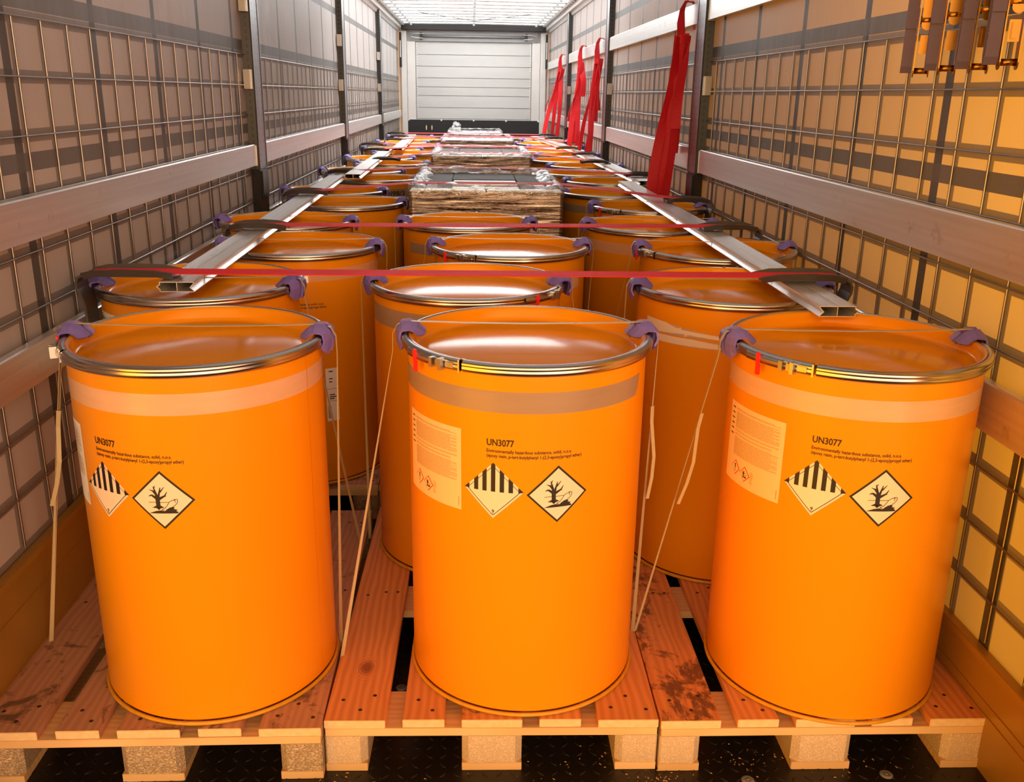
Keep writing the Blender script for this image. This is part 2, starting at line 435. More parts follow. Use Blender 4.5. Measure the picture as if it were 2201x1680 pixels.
# ------------------------------------------------------------------ mesh builder
class MB:
    def __init__(s):
        s.v, s.f, s.mi, s.sm = [], [], [], []
    def add(s, vs, fs, mat=0, smooth=False):
        b = len(s.v)
        s.v += [tuple(v) for v in vs]
        for f in fs:
            s.f.append([b + i for i in f]); s.mi.append(mat); s.sm.append(smooth)
        return s
    def box(s, x0, x1, y0, y1, z0, z1, mat=0, bev=0.0):
        if bev <= 0:
            vs = [(x, y, z) for x in (x0, x1) for y in (y0, y1) for z in (z0, z1)]
            fs = [(0, 1, 3, 2), (4, 6, 7, 5), (0, 4, 5, 1), (2, 3, 7, 6), (0, 2, 6, 4), (1, 5, 7, 3)]
            return s.add(vs, fs, mat)
        bm = bmesh.new()
        bmesh.ops.create_cube(bm, size=1)
        for v in bm.verts:
            v.co = Vector(((x0 + x1) / 2 + v.co.x * (x1 - x0), (y0 + y1) / 2 + v.co.y * (y1 - y0), (z0 + z1) / 2 + v.co.z * (z1 - z0)))
        bmesh.ops.bevel(bm, geom=bm.edges[:], offset=bev, segments=2, affect='EDGES')
        s.bm(bm, mat)
        return s
    def bm(s, bm, mat=0, smooth=False):
        bm.verts.index_update()
        s.add([v.co[:] for v in bm.verts], [[v.index for v in f.verts] for f in bm.faces], mat, smooth)
        bm.free()
    def extrude(s, poly, a, b, axis=1, mat=0, cap=True, smooth=False):
        """closed 2-D polygon extruded along an axis; poly coords fill the other two axes in order"""
        n = len(poly)
        def P(q, t):
            c = list(q); c.insert(axis, t)
            return tuple(c)
        vs = [P(q, a) for q in poly] + [P(q, b) for q in poly]
        fs = [(i, (i + 1) % n, n + (i + 1) % n, n + i) for i in range(n)]
        s.add(vs, fs, mat, smooth)
        if cap:
            s.add(vs, [tuple(range(n)), tuple(range(2 * n - 1, n - 1, -1))], mat)
        return s
    def lathe(s, prof, n=96, a0=0.0, a1=2 * PI, mat=0, smooth=True, closed=False):
        full = abs(a1 - a0 - 2 * PI) < 1e-6
        m = len(prof); cols = n if full else n + 1
        vs = []
        for i in range(cols):
            a = a0 + (a1 - a0) * i / n
            for r, z in prof:
                vs.append((r * math.sin(a), -r * math.cos(a), z))
        fs = []
        for i in range(n):
            j = (i + 1) % cols
            for k in range(m if closed else m - 1):
                k2 = (k + 1) % m
                fs.append((i * m + k, j * m + k, j * m + k2, i * m + k2))
        return s.add(vs, fs, mat, smooth)
    def tube(s, pts, r, n=8, mat=0, cap=True):
        pts = [Vector(p) for p in pts]
        vs, fs = [], []
        up = Vector((0, 0, 1))
        for i, p in enumerate(pts):
            d = (pts[min(i + 1, len(pts) - 1)] - pts[max(i - 1, 0)]).normalized()
            ref = up if abs(d.dot(up)) < 0.95 else Vector((1, 0, 0))
            a = d.cross(ref).normalized(); b = a.cross(d)
            for k in range(n):
                t = 2 * PI * k / n
                vs.append(p + a * (r * math.cos(t)) + b * (r * math.sin(t)))
        for i in range(len(pts) - 1):
            for k in range(n):
                fs.append((i * n + k, i * n + (k + 1) % n, (i + 1) * n + (k + 1) % n, (i + 1) * n + k))
        s.add(vs, fs, mat, True)
        if cap:
            s.add(vs[:n], [tuple(range(n))], mat); s.add(vs[-n:], [tuple(range(n))], mat)
        return s
    def ribbon(s, pts, wdirs, w, th, mat=0, smooth=True):
        """flat webbing along pts; wdirs = one width direction or one per point"""
        pts = [Vector(p) for p in pts]
        if not isinstance(wdirs, list):
            wdirs = [wdirs] * len(pts)
        vs, fs = [], []
        for i, p in enumerate(pts):
            d = (pts[min(i + 1, len(pts) - 1)] - pts[max(i - 1, 0)]).normalized()
            wd = Vector(wdirs[i]).normalized()
            wd = (wd - d * wd.dot(d)).normalized()
            nn = d.cross(wd)
            for a, b in ((-1, -1), (1, -1), (1, 1), (-1, 1)):
                vs.append(p + wd * (a * w / 2) + nn * (b * th / 2))
        for i in range(len(pts) - 1):
            for k in range(4):
                fs.append((i * 4 + k, i * 4 + (k + 1) % 4, i * 4 + 4 + (k + 1) % 4, i * 4 + 4 + k))
        s.add(vs, fs, mat, False)
        n = len(vs)
        s.add(vs[:4], [(0, 1, 2, 3)], mat); s.add(vs[-4:], [(3, 2, 1, 0)], mat)
        return s
    def disc(s, c, r, nrm=(0, 0, 1), n=10, mat=0):
        nv = Vector(nrm).normalized()
        a = nv.orthogonal().normalized(); b = nv.cross(a)
        c = Vector(c)
        return s.add([c + a * (r * math.cos(2 * PI * i / n)) + b * (r * math.sin(2 * PI * i / n)) for i in range(n)], [tuple(range(n))], mat)
    def mesh(s, name, mats):
        me = bpy.data.meshes.new(name)
        me.from_pydata(s.v, [], s.f)
        for m in mats:
            me.materials.append(M[m] if isinstance(m, str) else m)
        me.polygons.foreach_set('material_index', s.mi)
        me.polygons.foreach_set('use_smooth', s.sm)
        bm = bmesh.new(); bm.from_mesh(me)
        bmesh.ops.remove_doubles(bm, verts=bm.verts[:], dist=1e-6)
        bmesh.ops.recalc_face_normals(bm, faces=bm.faces[:])
        bm.to_mesh(me); bm.free()
        me.update()
        return me
    def build(s, name, mats, parent=None, loc=(0, 0, 0), rot=(0, 0, 0)):
        if isinstance(mats, str):
            mats = [mats]
        return link(name, s.mesh(name, mats), parent, loc, rot)

def link(name, me, parent=None, loc=(0, 0, 0), rot=(0, 0, 0)):
    o = bpy.data.objects.new(name, me)
    COL.objects.link(o)
    o.location = loc; o.rotation_euler = rot
    if parent:
        o.parent = parent
    return o

def tag(o, label, cat, group=None, kind=None):
    if label: o['label'] = label
    if cat: o['category'] = cat
    if group: o['group'] = group
    if kind: o['kind'] = kind
    return o

def thing(name, label, cat, loc=(0, 0, 0), rz=0, group=None):
    o = bpy.data.objects.new(name, None)
    COL.objects.link(o)
    o.empty_display_size = 0.1
    o.location = loc; o.rotation_euler = (0, 0, rz)
    return tag(o, label, cat, group)

def dup(root, label=None, loc=None, rz=None, group=None):
    r = root.copy(); COL.objects.link(r)
    if loc is not None: r.location = loc
    if rz is not None: r.rotation_euler = (0, 0, rz)
    if label: r['label'] = label
    if group: r['group'] = group
    for ch in list(root.children):
        c = ch.copy(); COL.objects.link(c); c.parent = r
        for g in ch.children:
            d = g.copy(); COL.objects.link(d); d.parent = c
    return r

def struct(name, mb, mats, label=None, cat=None):
    o = mb.build(name, mats)
    return tag(o, label, cat, kind='structure')

ORD = ['', 'first', 'second', 'third', 'fourth', 'fifth', 'sixth', 'seventh', 'eighth', 'ninth', 'tenth', 'eleventh', 'twelfth', 'thirteenth', 'fourteenth', 'fifteenth', 'sixteenth', 'seventeenth', 'eighteenth']
ROW = {'L': 'left', 'C': 'middle', 'R': 'right'}

# ------------------------------------------------------------------ the trailer
XW = 1.215           # tarpaulin
Y0, Y1 = -0.38, 14.0
ROOF_SPLIT = 6.2
POST_Y = [3.32, 6.90, 10.48]

def build_shell():
    # floor: black board with a raised tread of short crossing ribs
    m = MB()
    m.add([(-XW, Y0, 0), (XW, Y0, 0), (XW, Y1, 0), (-XW, Y1, 0)], [(0, 1, 2, 3)])
    p = 0.034
    for i in range(int(2.36 / p)):
        for j in range(int(1.75 / p)):
            cx = -1.17 + i * p; cy = Y0 + 0.02 + j * p
            a = PI / 4 if (i + j) % 2 else -PI / 4
            ux, uy = math.cos(a), math.sin(a)
            L, W, H = 0.0125, 0.0038, 0.0022
            q = [(cx + ux * s * L * e - uy * t * W, cy + uy * s * L * e + ux * t * W, z) for s, t, z, e in
                 ((-1, 0, 0.0001, 1), (0, -1, 0.0001, 1), (1, 0, 0.0001, 1), (0, 1, 0.0001, 1), (-1, 0, H, .5), (1, 0, H, .5))]
            m.add(q, [(0, 1, 4), (1, 2, 5), (1, 5, 4), (2, 3, 5), (3, 0, 4), (3, 4, 5)], 0)
    fl = struct('floor', m, ['floor'], 'black anti-slip trailer floor with raised tread under the pallets', 'floor')
    # visible round floor bolts
    for x, y in ((-0.235, -0.10), (0.62, -0.055), (0.965, -0.045), (-0.24, 0.33)):
        b = MB()
        b.lathe([(0.0, 0.0035), (0.004, 0.0035), (0.0045, 0.0015), (0.008, 0.0035), (0.013, 0.003), (0.016, 0.0)], 20)
        b.build('floor_screw', ['grey_mid'], fl, (x, y, 0.0005))
    # curtain walls
    for sg, nm in ((-1, 'left'), (1, 'right')):
        m = MB()
        x = sg * XW
        m.add([(x, Y0, 0.0), (x, Y1, 0.0), (x, Y1, 2.62), (x, Y0, 2.62)], [(0, 1, 2, 3)])
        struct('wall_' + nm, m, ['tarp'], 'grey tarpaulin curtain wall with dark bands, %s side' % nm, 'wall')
        # side board at the floor, aluminium with a folded top edge
        h = 0.412 if sg < 0 else 0.292
        m = MB()
        a, b = sorted((sg * 1.200, sg * 1.214))
        m.box(a, b, Y0, Y1, 0.0005, h - 0.016)
        a, b = sorted((sg * 1.188, sg * 1.214))
        m.box(a, b, Y0, Y1, h - 0.022, h, 0, 0.002)
        a, b = sorted((sg * 1.197, sg * 1.2005))
        m.box(a, b, Y0, Y1, h - 0.115, h - 0.112)
        m.box(a, b, Y0, Y1, 0.03, 0.15)
        struct('baseboard_' + nm, m, ['ochre'], 'ochre side board along the floor of the %s wall' % nm, 'side board')
        # roof rail
        m = MB()
        prof = [(sg * 1.24, 2.66), (sg * 1.24, 2.50), (sg * 1.20, 2.50), (sg * 1.185, 2.53), (sg * 1.15, 2.535), (sg * 1.145, 2.575), (sg * 1.10, 2.58), (sg * 1.085, 2.60), (sg * 1.085, 2.66)]
        m.extrude(prof, Y0, Y1, 1)
        for k in range(46):
            yy = Y1 - 0.25 - k * 0.22
            a, b = sorted((sg * 1.118, sg * 1.132))
            m.box(a, b, yy - 0.02, yy + 0.02, 2.571, 2.5765, 1)
        struct('trim_1' if sg < 0 else 'trim_2', m, ['white_alu', 'grey_dark'], 'light aluminium roof rail along the top of the %s wall' % nm, 'roof rail')
    # roof: translucent forward, opaque gathered tarpaulin at the rear
    m = MB()
    n = 160
    def zr(y):
        t = ((y - ROOF_SPLIT) / 0.47) % 1.0
        return 2.630 + 0.022 * math.sin(PI * t)
    vs, fs = [], []
    for i in range(n + 1):
        y = ROOF_SPLIT + (Y1 - ROOF_SPLIT) * i / n
        for x in (-1.24, 0.0, 1.24):
            vs.append((x, y, zr(y) + 0.01 * (1 - abs(x))))
    for i in range(n):
        for k in range(2):
            fs.append((i * 3 + k, i * 3 + k + 1, i * 3 + k + 4, i * 3 + k + 3))
    m.add(vs, fs, 0, True)
    struct('ceiling', m, ['roof'], 'white translucent tarpaulin roof lit by daylight', 'ceiling')
    m = MB()
    m.add([(-1.24, Y0, 2.65), (1.24, Y0, 2.65), (1.24, ROOF_SPLIT, 2.65), (-1.24, ROOF_SPLIT, 2.65)], [(0, 1, 2, 3)])
    struct('ceiling_rear', m, ['roof_dark'], 'grey folded roof section above the rear of the trailer', 'ceiling')
    # roof bows
    k = 0
    y = ROOF_SPLIT + 0.47 * 16
    while y > 9.0:
        k += 1
        m = MB()
        m.tube([(-1.10, y, 2.606), (0, y, 2.614), (1.10, y, 2.606)], 0.015, 8)
        b = m.build('roof_bow', ['white_alu'])
        for xx in (-0.98, 0.0, 0.98):
            q = MB(); q.box(xx - 0.016, xx + 0.016, y - 0.018, y + 0.018, 2.574, 2.606, 0, 0.003)
            q.build('roller_block', ['grey_mid'], b)
        tag(b, 'thin aluminium roof bow, %s from the end wall' % ORD[k], 'roof bow', 'roof bows under the translucent roof')
        y -= 0.47
    # tensioning cords below the roof
    n = 0
    for pts, nm in (([(-0.72, 11.3, 2.575), (-0.40, 11.95, 2.58)], 'short cord under the roof on the left'),
                ([(-0.30, 12.05, 2.575), (0.0, 12.6, 2.57), (0.30, 12.05, 2.575)], 'V-shaped cord under the middle of the roof'),
                ([(0.75, 11.3, 2.575), (0.45, 11.95, 2.58)], 'short cord under the roof on the right')):
        m = MB(); m.tube(pts, 0.005, 6)
        tag(m.build('tension_line', ['grey_dark']), 'thin dark ' + nm, 'line')

def build_end_wall():
    m = MB()
    # ribbed middle panel and side pillars
    zs = [1.12, 1.165, 1.34, 1.526, 1.66, 1.799, 1.976, 2.153, 2.352]
    m.box(-1.24, 1.24, 14.03, 14.06, 0, 2.66)
    for a, b in zip(zs[:-1], zs[1:]):
        m.box(-0.93, 0.93, 14.004, 14.03, a + 0.003, b - 0.003, 0, 0.003)
    for sg in (-1, 1):
        a, b = sorted((sg * 0.905, sg * 0.925))
        for k in range(30):
            z = 1.17 + k * 0.039
            m.box(a, b, 13.996, 14.006, z, z + 0.024, 1)
        a, b = sorted((sg * 0.94, sg * 1.07)); m.box(a, b, 13.985, 14.03, 0, 2.352, 1, 0.004)
        a, b = sorted((sg * 1.075, sg * 1.165)); m.box(a, b, 13.95, 14.03, 0, 2.50, 1, 0.006)
    struct('wall_front', m, ['endwall', 'white_alu'], 'white ribbed aluminium end wall of the trailer', 'wall')
    m = MB()
    m.box(-1.085, 1.085, 13.965, 13.984, 0.0, 1.15)
    k = struct('trim_3', m, ['black_board'], 'black kick board across the foot of the end wall', 'kick board')
    for x in (-1.06, -0.53, 0.0, 0.53, 1.06):
        b = MB(); b.lathe([(0.0, 0.004), (0.012, 0.003), (0.015, 0.0)], 12)
        b.build('screw', ['white_alu'], k, (x, 13.965, 1.142), (PI / 2, 0, 0))
    for x in (-0.78, -0.69):
        b = MB(); b.extrude([(0.0, 0.0), (0.012, 0.01), (0.016, 0.05), (0.008, 0.085), (-0.006, 0.06), (-0.004, 0.02)], -0.001, 0.0, 1)
        b.build('scuff_mark', ['wood_end'], k, (x, 13.9648, 0.985))
    # dark header with the recess
    m = MB()
    m.box(-1.15, 1.15, 13.86, 14.03, 2.52, 2.66, 0)
    m.box(-1.03, 1.03, 13.97, 14.03, 2.352, 2.53, 1)
    struct('trim_4', m, ['black_board', 'grey_mid'], 'dark header beam above the end wall', 'header beam')
    t = thing('stowed_roof_pole', 'grey roof pole stowed across the dark header of the end wall', 'pole', (0, 13.955, 2.43))
    m = MB(); m.tube([(-0.83, 0, 0.0), (0.86, 0, 0.0)], 0.022, 10)
    m.build('tube', ['grey_mid'], t)
    for sg in (-1, 1):
        m = MB()
        q = [(sg * 0.80, -0.028, 0.035), (sg * 0.90, -0.028, 0.032), (sg * 0.985, -0.028, 0.02), (sg * 0.995, -0.028, 0.0), (sg * 0.985, -0.028, -0.02), (sg * 0.90, -0.028, -0.032), (sg * 0.80, -0.028, -0.035)]
        m.tube(q, 0.006, 6)
        m.build('end_loop', ['white_alu'], t)
        m = MB(); m.box(sg * 0.84 - 0.022, sg * 0.84 + 0.022, -0.03, 0.03, -0.048, 0.052, 0, 0.004)
        m.build('clamp', ['black'], t)
    # dark slide tracks at the far corners
    for sg, nm in ((-1, 'left'), (1, 'right')):
        t = thing('curtain_tensioner', 'black curtain tensioner in the far %s corner' % nm, 'curtain tensioner', (sg * 1.16, 13.80, 1.95))
        m = MB(); m.box(-0.018, 0.018, -0.02, 0.02, 0, 0.52, 0, 0.003); m.build('rail', ['black'], t)
        m = MB(); m.box(-0.008, 0.008, -0.03, -0.019, 0.15, 0.40, 0, 0.002); m.build('handle', ['white_alu'], t)
    # rear corner post, right, just inside the frame
    m = MB()
    m.box(1.13, 1.24, -0.50, -0.37, 0, 2.66, 0, 0.006)
    for z in (0.10, 0.17, 0.24, 0.31):
        m.disc((1.1295, -0.43, z), 0.006, (-1, 0, 0), 10, 1)
    struct('trim_5', m, ['ochre', 'black'], 'ochre rear corner post of the trailer at the right edge', 'post')

def build_posts():
    for side, sg in (('left', -1), ('right', 1)):
        for i, y in enumerate(POST_Y):
            t = thing('curtain_post', 'dark steel curtain post on the %s wall, %s from the rear' % (side, ORD[i + 1]), 'post', (sg * 1.19, y, 0.0), 0, 'curtain posts')
            m = MB()
            pr = [(-0.024, -0.100), (0.020, -0.092), (0.024, -0.086), (0.024, 0.086), (0.020, 0.092), (-0.024, 0.100)]
            pr = [(-sg * a, b) for a, b in pr]
            m.extrude(pr, 1.17, 2.56, 2)
            for yy in (-0.086, 0.086):
                m.box(-sg * 0.0235 - 0.003, -sg * 0.0235 + 0.003, yy - 0.008, yy + 0.008, 1.17, 2.55)
            m.build('rail', ['post'], t)
            m = MB()
            m.box(-0.022, 0.022, -0.088, 0.088, 0.02, 1.17, 0, 0.003)
            a, b = sorted((-sg * 0.02, -sg * 0.032))
            m.box(a, b, -0.07, 0.07, 1.02, 1.16, 0, 0.003)
            m.build('foot', ['post_foot'], t)
            zz = [1.575, 1.945] if sg < 0 else [1.575]
            for z in zz:
                for yy in ((-0.126,) if i == 0 else (-0.126, 0.126)):
                    m = MB()
                    m.box(-0.018, 0.018, yy - 0.024, yy + 0.024, z, z + 0.095, 0, 0.003)
                    m.box(-sg * 0.018 - 0.004, -sg * 0.018 + 0.004, yy - 0.010, yy + 0.012, z, z + 0.095, 0, 0.001)
                    m.build('slat_pocket', ['zinc'], t)

def slat_mesh(L, h, sg):
    m = MB()
    # hollow slat standing on edge: local x depth, y length, z height
    d = 0.026
    pr = [(-d / 2, 0), (d / 2, 0), (d / 2, h - 0.004), (d / 2 - 0.003, h), (-d / 2 + 0.003, h), (-d / 2, h - 0.004)]
    m.extrude(pr, 0, L, 1)
    return m

def build_slats():
    bays = [(Y0, 3.195), (3.445, 6.775), (7.025, 10.355), (10.605, 13.93)]
    bn = ['the rear bay', 'the second bay from the rear', 'the third bay from the rear', 'the bay beside the end wall']
    lev = {-1: [(0.832, 0.105, 'low'), (1.192, 0.108, 'middle')], 1: [(0.815, 0.118, 'low'), (1.178, 0.120, 'middle'), (1.945, 0.108, 'upper')]}
    for side, sg in (('left', -1), ('right', 1)):
        for i, (a, b) in enumerate(bays):
            for z, h, nm in lev[sg]:
                if nm == 'low' and i > 1:
                    continue
                t = thing('side_slat', '%s aluminium side slat in %s of the %s wall' % (nm, bn[i], side), 'slat', (sg * 1.1885, a, z), 0, 'aluminium slats along the side walls')
                slat_mesh(b - a, h, sg).build('board', ['alu'], t)
                for yy in (0.0, b - a):
                    m = MB()
                    q0, q1 = (yy - 0.022, yy - 0.001) if yy > 1 else (yy - 0.021, yy - 0.0)
                    if yy > 1: q0, q1 = yy + 0.002, yy + 0.022
                    m.box(-0.016, 0.018, q0, q1, -0.004, h - 0.006, 0, 0.002)
                    m.build('end_cap', ['zinc'], t)

def build_wire():
    bays = [(Y0 + 0.02, 3.21), (3.43, 6.79), (7.01, 10.37), (10.59, 13.9)]
    bn = ['the rear bay', 'the second bay from the rear', 'the third bay from the rear', 'the bay beside the end wall']
    for side, sg in (('left', -1), ('right', 1)):
        for i, (a, b) in enumerate(bays):
            m = MB()
            zt = 1.742; zb = 0.425 if sg < 0 else 0.305
            y = 0.698 if sg < 0 else 0.729
            y += 0.1696 * math.ceil((a - y) / 0.1696)
            x = sg * 1.2095
            while y < b:
                m.tube([(x, y, zb), (x, y, zt)], 0.0030, 6, 0, False)
                y += 0.1696
            z = zt
            while z > zb:
                m.tube([(x - sg * 0.0045, a, z), (x - sg * 0.0045, b, z)], 0.0026, 6, 0, False)
                z -= 0.1475
            tag(m.build('wire_mesh_panel', ['wire']), 'galvanised wire mesh over %s of the %s wall' % (bn[i], side), 'wire mesh', 'wire mesh panels on the side walls')

build_shell()
build_end_wall()
build_posts()
build_slats()
build_wire()

# ------------------------------------------------------------------ pallets
def pallet_parts(old=False):
    """list of (name, MB, mats, label)"""
    out = []
    W, L = 0.8, 1.2
    xs = [(-0.4, 0.145), (-0.21375, 0.1), (-0.0725, 0.145), (0.11375, 0.1), (0.255, 0.145)]
    sy = [(0.0, 0.145), (0.5275, 0.145), (1.055, 0.145)]
    r = random.Random(3)
    for x, w in xs:
        m = MB()
        m.box(x, x + w, r.uniform(-0.002, 0.004), L - r.uniform(0, .004), 0.122, 0.144, 0, 0.0012)
        for f in range(len(m.f)):
            ys = [m.v[i][1] for i in m.f[f]]
            if max(ys) - min(ys) < 0.002:
                m.mi[f] = 1
        for s0, sw in sy:
            for q in ([0.25, 0.55, 0.8] if w > 0.12 else [0.3, 0.72]):
                m.disc((x + w * q + r.uniform(-.006, .006), s0 + sw * r.uniform(.25, .75), 0.1443), 0.0052, (0, 0, 1), 8, 2)
        out.append(('top_board', m, ['wood_old' if old else 'wood_y', 'wood_end', 'nail'], None))
    for y, w in sy:
        m = MB(); m.box(-0.398, 0.398, y, y + w, 0.100, 0.1218, 0, 0.001)
        out.append(('stringer_board', m, ['wood_x'], None))
    for y, w in sy:
        for x, bw in ((-0.4, 0.1), (-0.0725, 0.145), (0.3, 0.1)):
            m = MB()
            c = 0.016
            if abs(x) < 0.1:
                pr = [(x + c, y), (x + bw - c, y), (x + bw, y + c), (x + bw, y + w - c), (x + bw - c, y + w), (x + c, y + w), (x, y + w - c), (x, y + c)]
            elif x < 0:
                pr = [(x + 0.004, y), (x + bw - c, y), (x + bw, y + c), (x + bw, y + w - c), (x + bw - c, y + w), (x + 0.004, y + w), (x, y + w - .004), (x, y + .004)]
            else:
                pr = [(x + c, y), (x + bw - .004, y), (x + bw, y + .004), (x + bw, y + w - .004), (x + bw - .004, y + w), (x + c, y + w), (x, y + w - c), (x, y + c)]
            m.extrude(pr, 0.0222, 0.0998, 2)
            out.append(('block', m, ['chip_dark' if old else 'chip'], None))
    for x, w in ((-0.4, 0.1), (-0.0725, 0.145), (0.3, 0.1)):
        m = MB(); m.box(x, x + w, 0.0, L, 0.0, 0.022, 0, 0.001)
        out.append(('bottom_board', m, ['wood_x'], None))
    return out

def build_pallets():
    protos = {}
    for old in (False, True):
        t = thing('pallet', '', 'pallet')
        for nm, m, mats, lb in pallet_parts(old):
            m.build(nm, mats, t)
        protos[old] = t
    first = {False: True, True: True}
    spec = []
    for k in range(8):
        yb = 1.40 * k
        spec.append(('L', -0.800, yb - 0.022 if k == 0 else yb, 0.0, k))
        if k < 2:
            spec.append(('C', 0.003, yb - 0.004 if k == 0 else 1.39, -0.018 if k == 0 else 0.0, k))
        spec.append(('R', 0.808, yb - 0.022 if k == 0 else yb, -0.010 if k == 0 else 0.0, k))
    desc = {('L', 0): 'weathered wooden pallet with dark chipboard blocks, front left', ('C', 0): 'wooden pallet with a big knot in its left board, front middle', ('R', 0): 'wooden pallet with stained left board, front right'}
    for row, x, y, rz, k in spec:
        old = row == 'L'
        lab = desc.get((row, k), 'wooden pallet under the %s pair of drums of the %s row' % (ORD[k + 1], ROW[row]))
        if first[old]:
            first[old] = False
            t = protos[old]
            t.location = (x, y, 0); t.rotation_euler = (0, 0, rz); t['label'] = lab; t['group'] = 'pallets'
        else:
            t = dup(protos[old], lab, (x, y, 0), rz, 'pallets')
        if k == 0 and row != 'L':
            b = [c for c in t.children if c.name.startswith('top_board')]
            b.sort(key=lambda o: min(v.co.x for v in o.data.vertices))
            b[0].data = b[0].data.copy()
            b[0].data.materials[0] = M['wood_knot'] if row == 'C' else M['wood_stained']
    for i, (y, w) in enumerate(((2.99, .8), (5.72, .8), (8.70, .8), (11.6, .8))):
        dup(protos[False], 'wooden pallet under the %s film-wrapped stack from the rear' % ORD[i + 1], (0.004, y, 0), 0, 'pallets')
build_pallets()

# sawdust and chips on the floor
def build_sawdust():
    m = MB()
    r = random.Random(11)
    for cx, cy, n, sp in ((-0.36, -0.06, 70, 0.03), (0.40, -0.06, 80, 0.04), (0.62, 0.02, 60, 0.09), (0.28, 0.02, 30, 0.08), (-0.05, -0.05, 20, 0.18), (0.9, -0.02, 20, 0.12)):
        for _ in range(n):
            x = r.gauss(cx, sp); y = r.gauss(cy, 0.025)
            a = r.uniform(0, PI); L = r.uniform(0.001, 0.0035); W = r.uniform(0.0006, 0.0014)
            if y < Y0 + .05: continue
            ux, uy = math.cos(a), math.sin(a)
            m.add([(x - ux * L - uy * W, y - uy * L + ux * W, 0.0025), (x + ux * L - uy * W, y + uy * L + ux * W, 0.0025), (x + ux * L + uy * W, y + uy * L - ux * W, 0.0035), (x - ux * L + uy * W, y - uy * L - ux * W, 0.0035)], [(0, 1, 2, 3)])
    tag(m.build('sawdust', ['sawdust']), 'sawdust and wood splinters on the black floor before the pallets', 'sawdust', kind='stuff')
build_sawdust()

# ------------------------------------------------------------------ drums
RB = 0.286
H = 0.878
ZB = 0.1445
def body_mesh():
    m = MB()
    m.lathe([(0.0, 0.012), (0.27, 0.012), (0.280, 0.008), (RB, 0.016), (RB, 0.845), (RB + 0.001, 0.850), (RB, 0.855), (RB, 0.868)], 128)
    # weld seam
    a = 70 * R2D
    m.lathe([(RB + 0.0004, 0.02), (RB + 0.0012, 0.022), (RB + 0.0012, 0.845), (RB + 0.0004, 0.85)], 1, a - 0.004, a + 0.004, 0, True)
    return m
def chime_mesh():
    m = MB()
    pr = []
    for i in range(12):
        t = 2 * PI * i / 12
        pr.append((RB + 0.0022 + 0.0045 * math.cos(t), 0.0055 + 0.0052 * math.sin(t)))
    m.lathe(pr, 128, closed=True)
    return m
def lid_mesh():
    m = MB()
    z = H
    m.lathe([(0.0, z - 0.031), (0.236, z - 0.031), (0.240, z - 0.0325), (0.250, z - 0.034), (0.262, z - 0.034), (0.2675, z - 0.031), (0.270, z - 0.024), (0.273, z - 0.006), (0.276, z - 0.0015), (0.281, z), (0.288, z - 0.001)], 128)
    return m
def ring_mesh():
    m = MB()
    z = H
    pr = [(0.284, z + 0.001), (0.292, z + 0.0015), (0.297, z - 0.0005), (0.3005, z - 0.004), (0.3010, z - 0.010), (0.2995, z - 0.0115), (0.3010, z - 0.013), (0.3005, z - 0.019), (0.297, z - 0.024), (0.290, z - 0.026), (0.2865, z - 0.024), (0.2865, z - 0.004)]
    g = 0.9 * R2D
    m.lathe(pr, 128, 20 * R2D + g, 380 * R2D - g, closed=True)
    return m
def latch_mesh():
    """lever, clevis and hinge at angle 0 on the ring"""
    m = MB()
    z = H - 0.012
    m.lathe([(0.3025, z + 0.008), (0.3055, z + 0.009), (0.3065, z), (0.3055, z - 0.009), (0.3025, z - 0.008)], 14, -14 * R2D, 6 * R2D)
    def blk(a, r0, r1, w, h):
        a *= R2D
        c, s = math.cos(a), math.sin(a)
        vs = []
        for r in (r0, r1):
            for t in (-w / 2, w / 2):
                for q in (-h / 2, h / 2):
                    vs.append((r * s + t * c, -r * c + t * s, z + q))
        m.add(vs, [(0, 1, 3, 2), (4, 6, 7, 5), (0, 4, 5, 1), (2, 3, 7, 6), (0, 2, 6, 4), (1, 5, 7, 3)])
    blk(6.5, 0.301, 0.315, 0.010, 0.022)
    blk(9.5, 0.301, 0.312, 0.008, 0.016)
    blk(11.5, 0.301, 0.316, 0.009, 0.026)
    blk(15.0, 0.300, 0.304, 0.022, 0.012)
    blk(19.5, 0.299, 0.3025, 0.004, 0.028)
    return m
def seal_mesh():
    m = MB()
    a = -6 * R2D
    z = H - 0.012
    m.box(0.305 * math.sin(a) - 0.006, 0.305 * math.sin(a) + 0.006, -0.305 * math.cos(a) - 0.004, -0.305 * math.cos(a) + 0.002, z - 0.038, z - 0.012, 0, 0.0015)
    m.box(0.305 * math.sin(a) - 0.005, 0.305 * math.sin(a) + 0.005, -0.307 * math.cos(a) - 0.004, -0.305 * math.cos(a), z - 0.014, z + 0.014, 0, 0.0012)
    return m

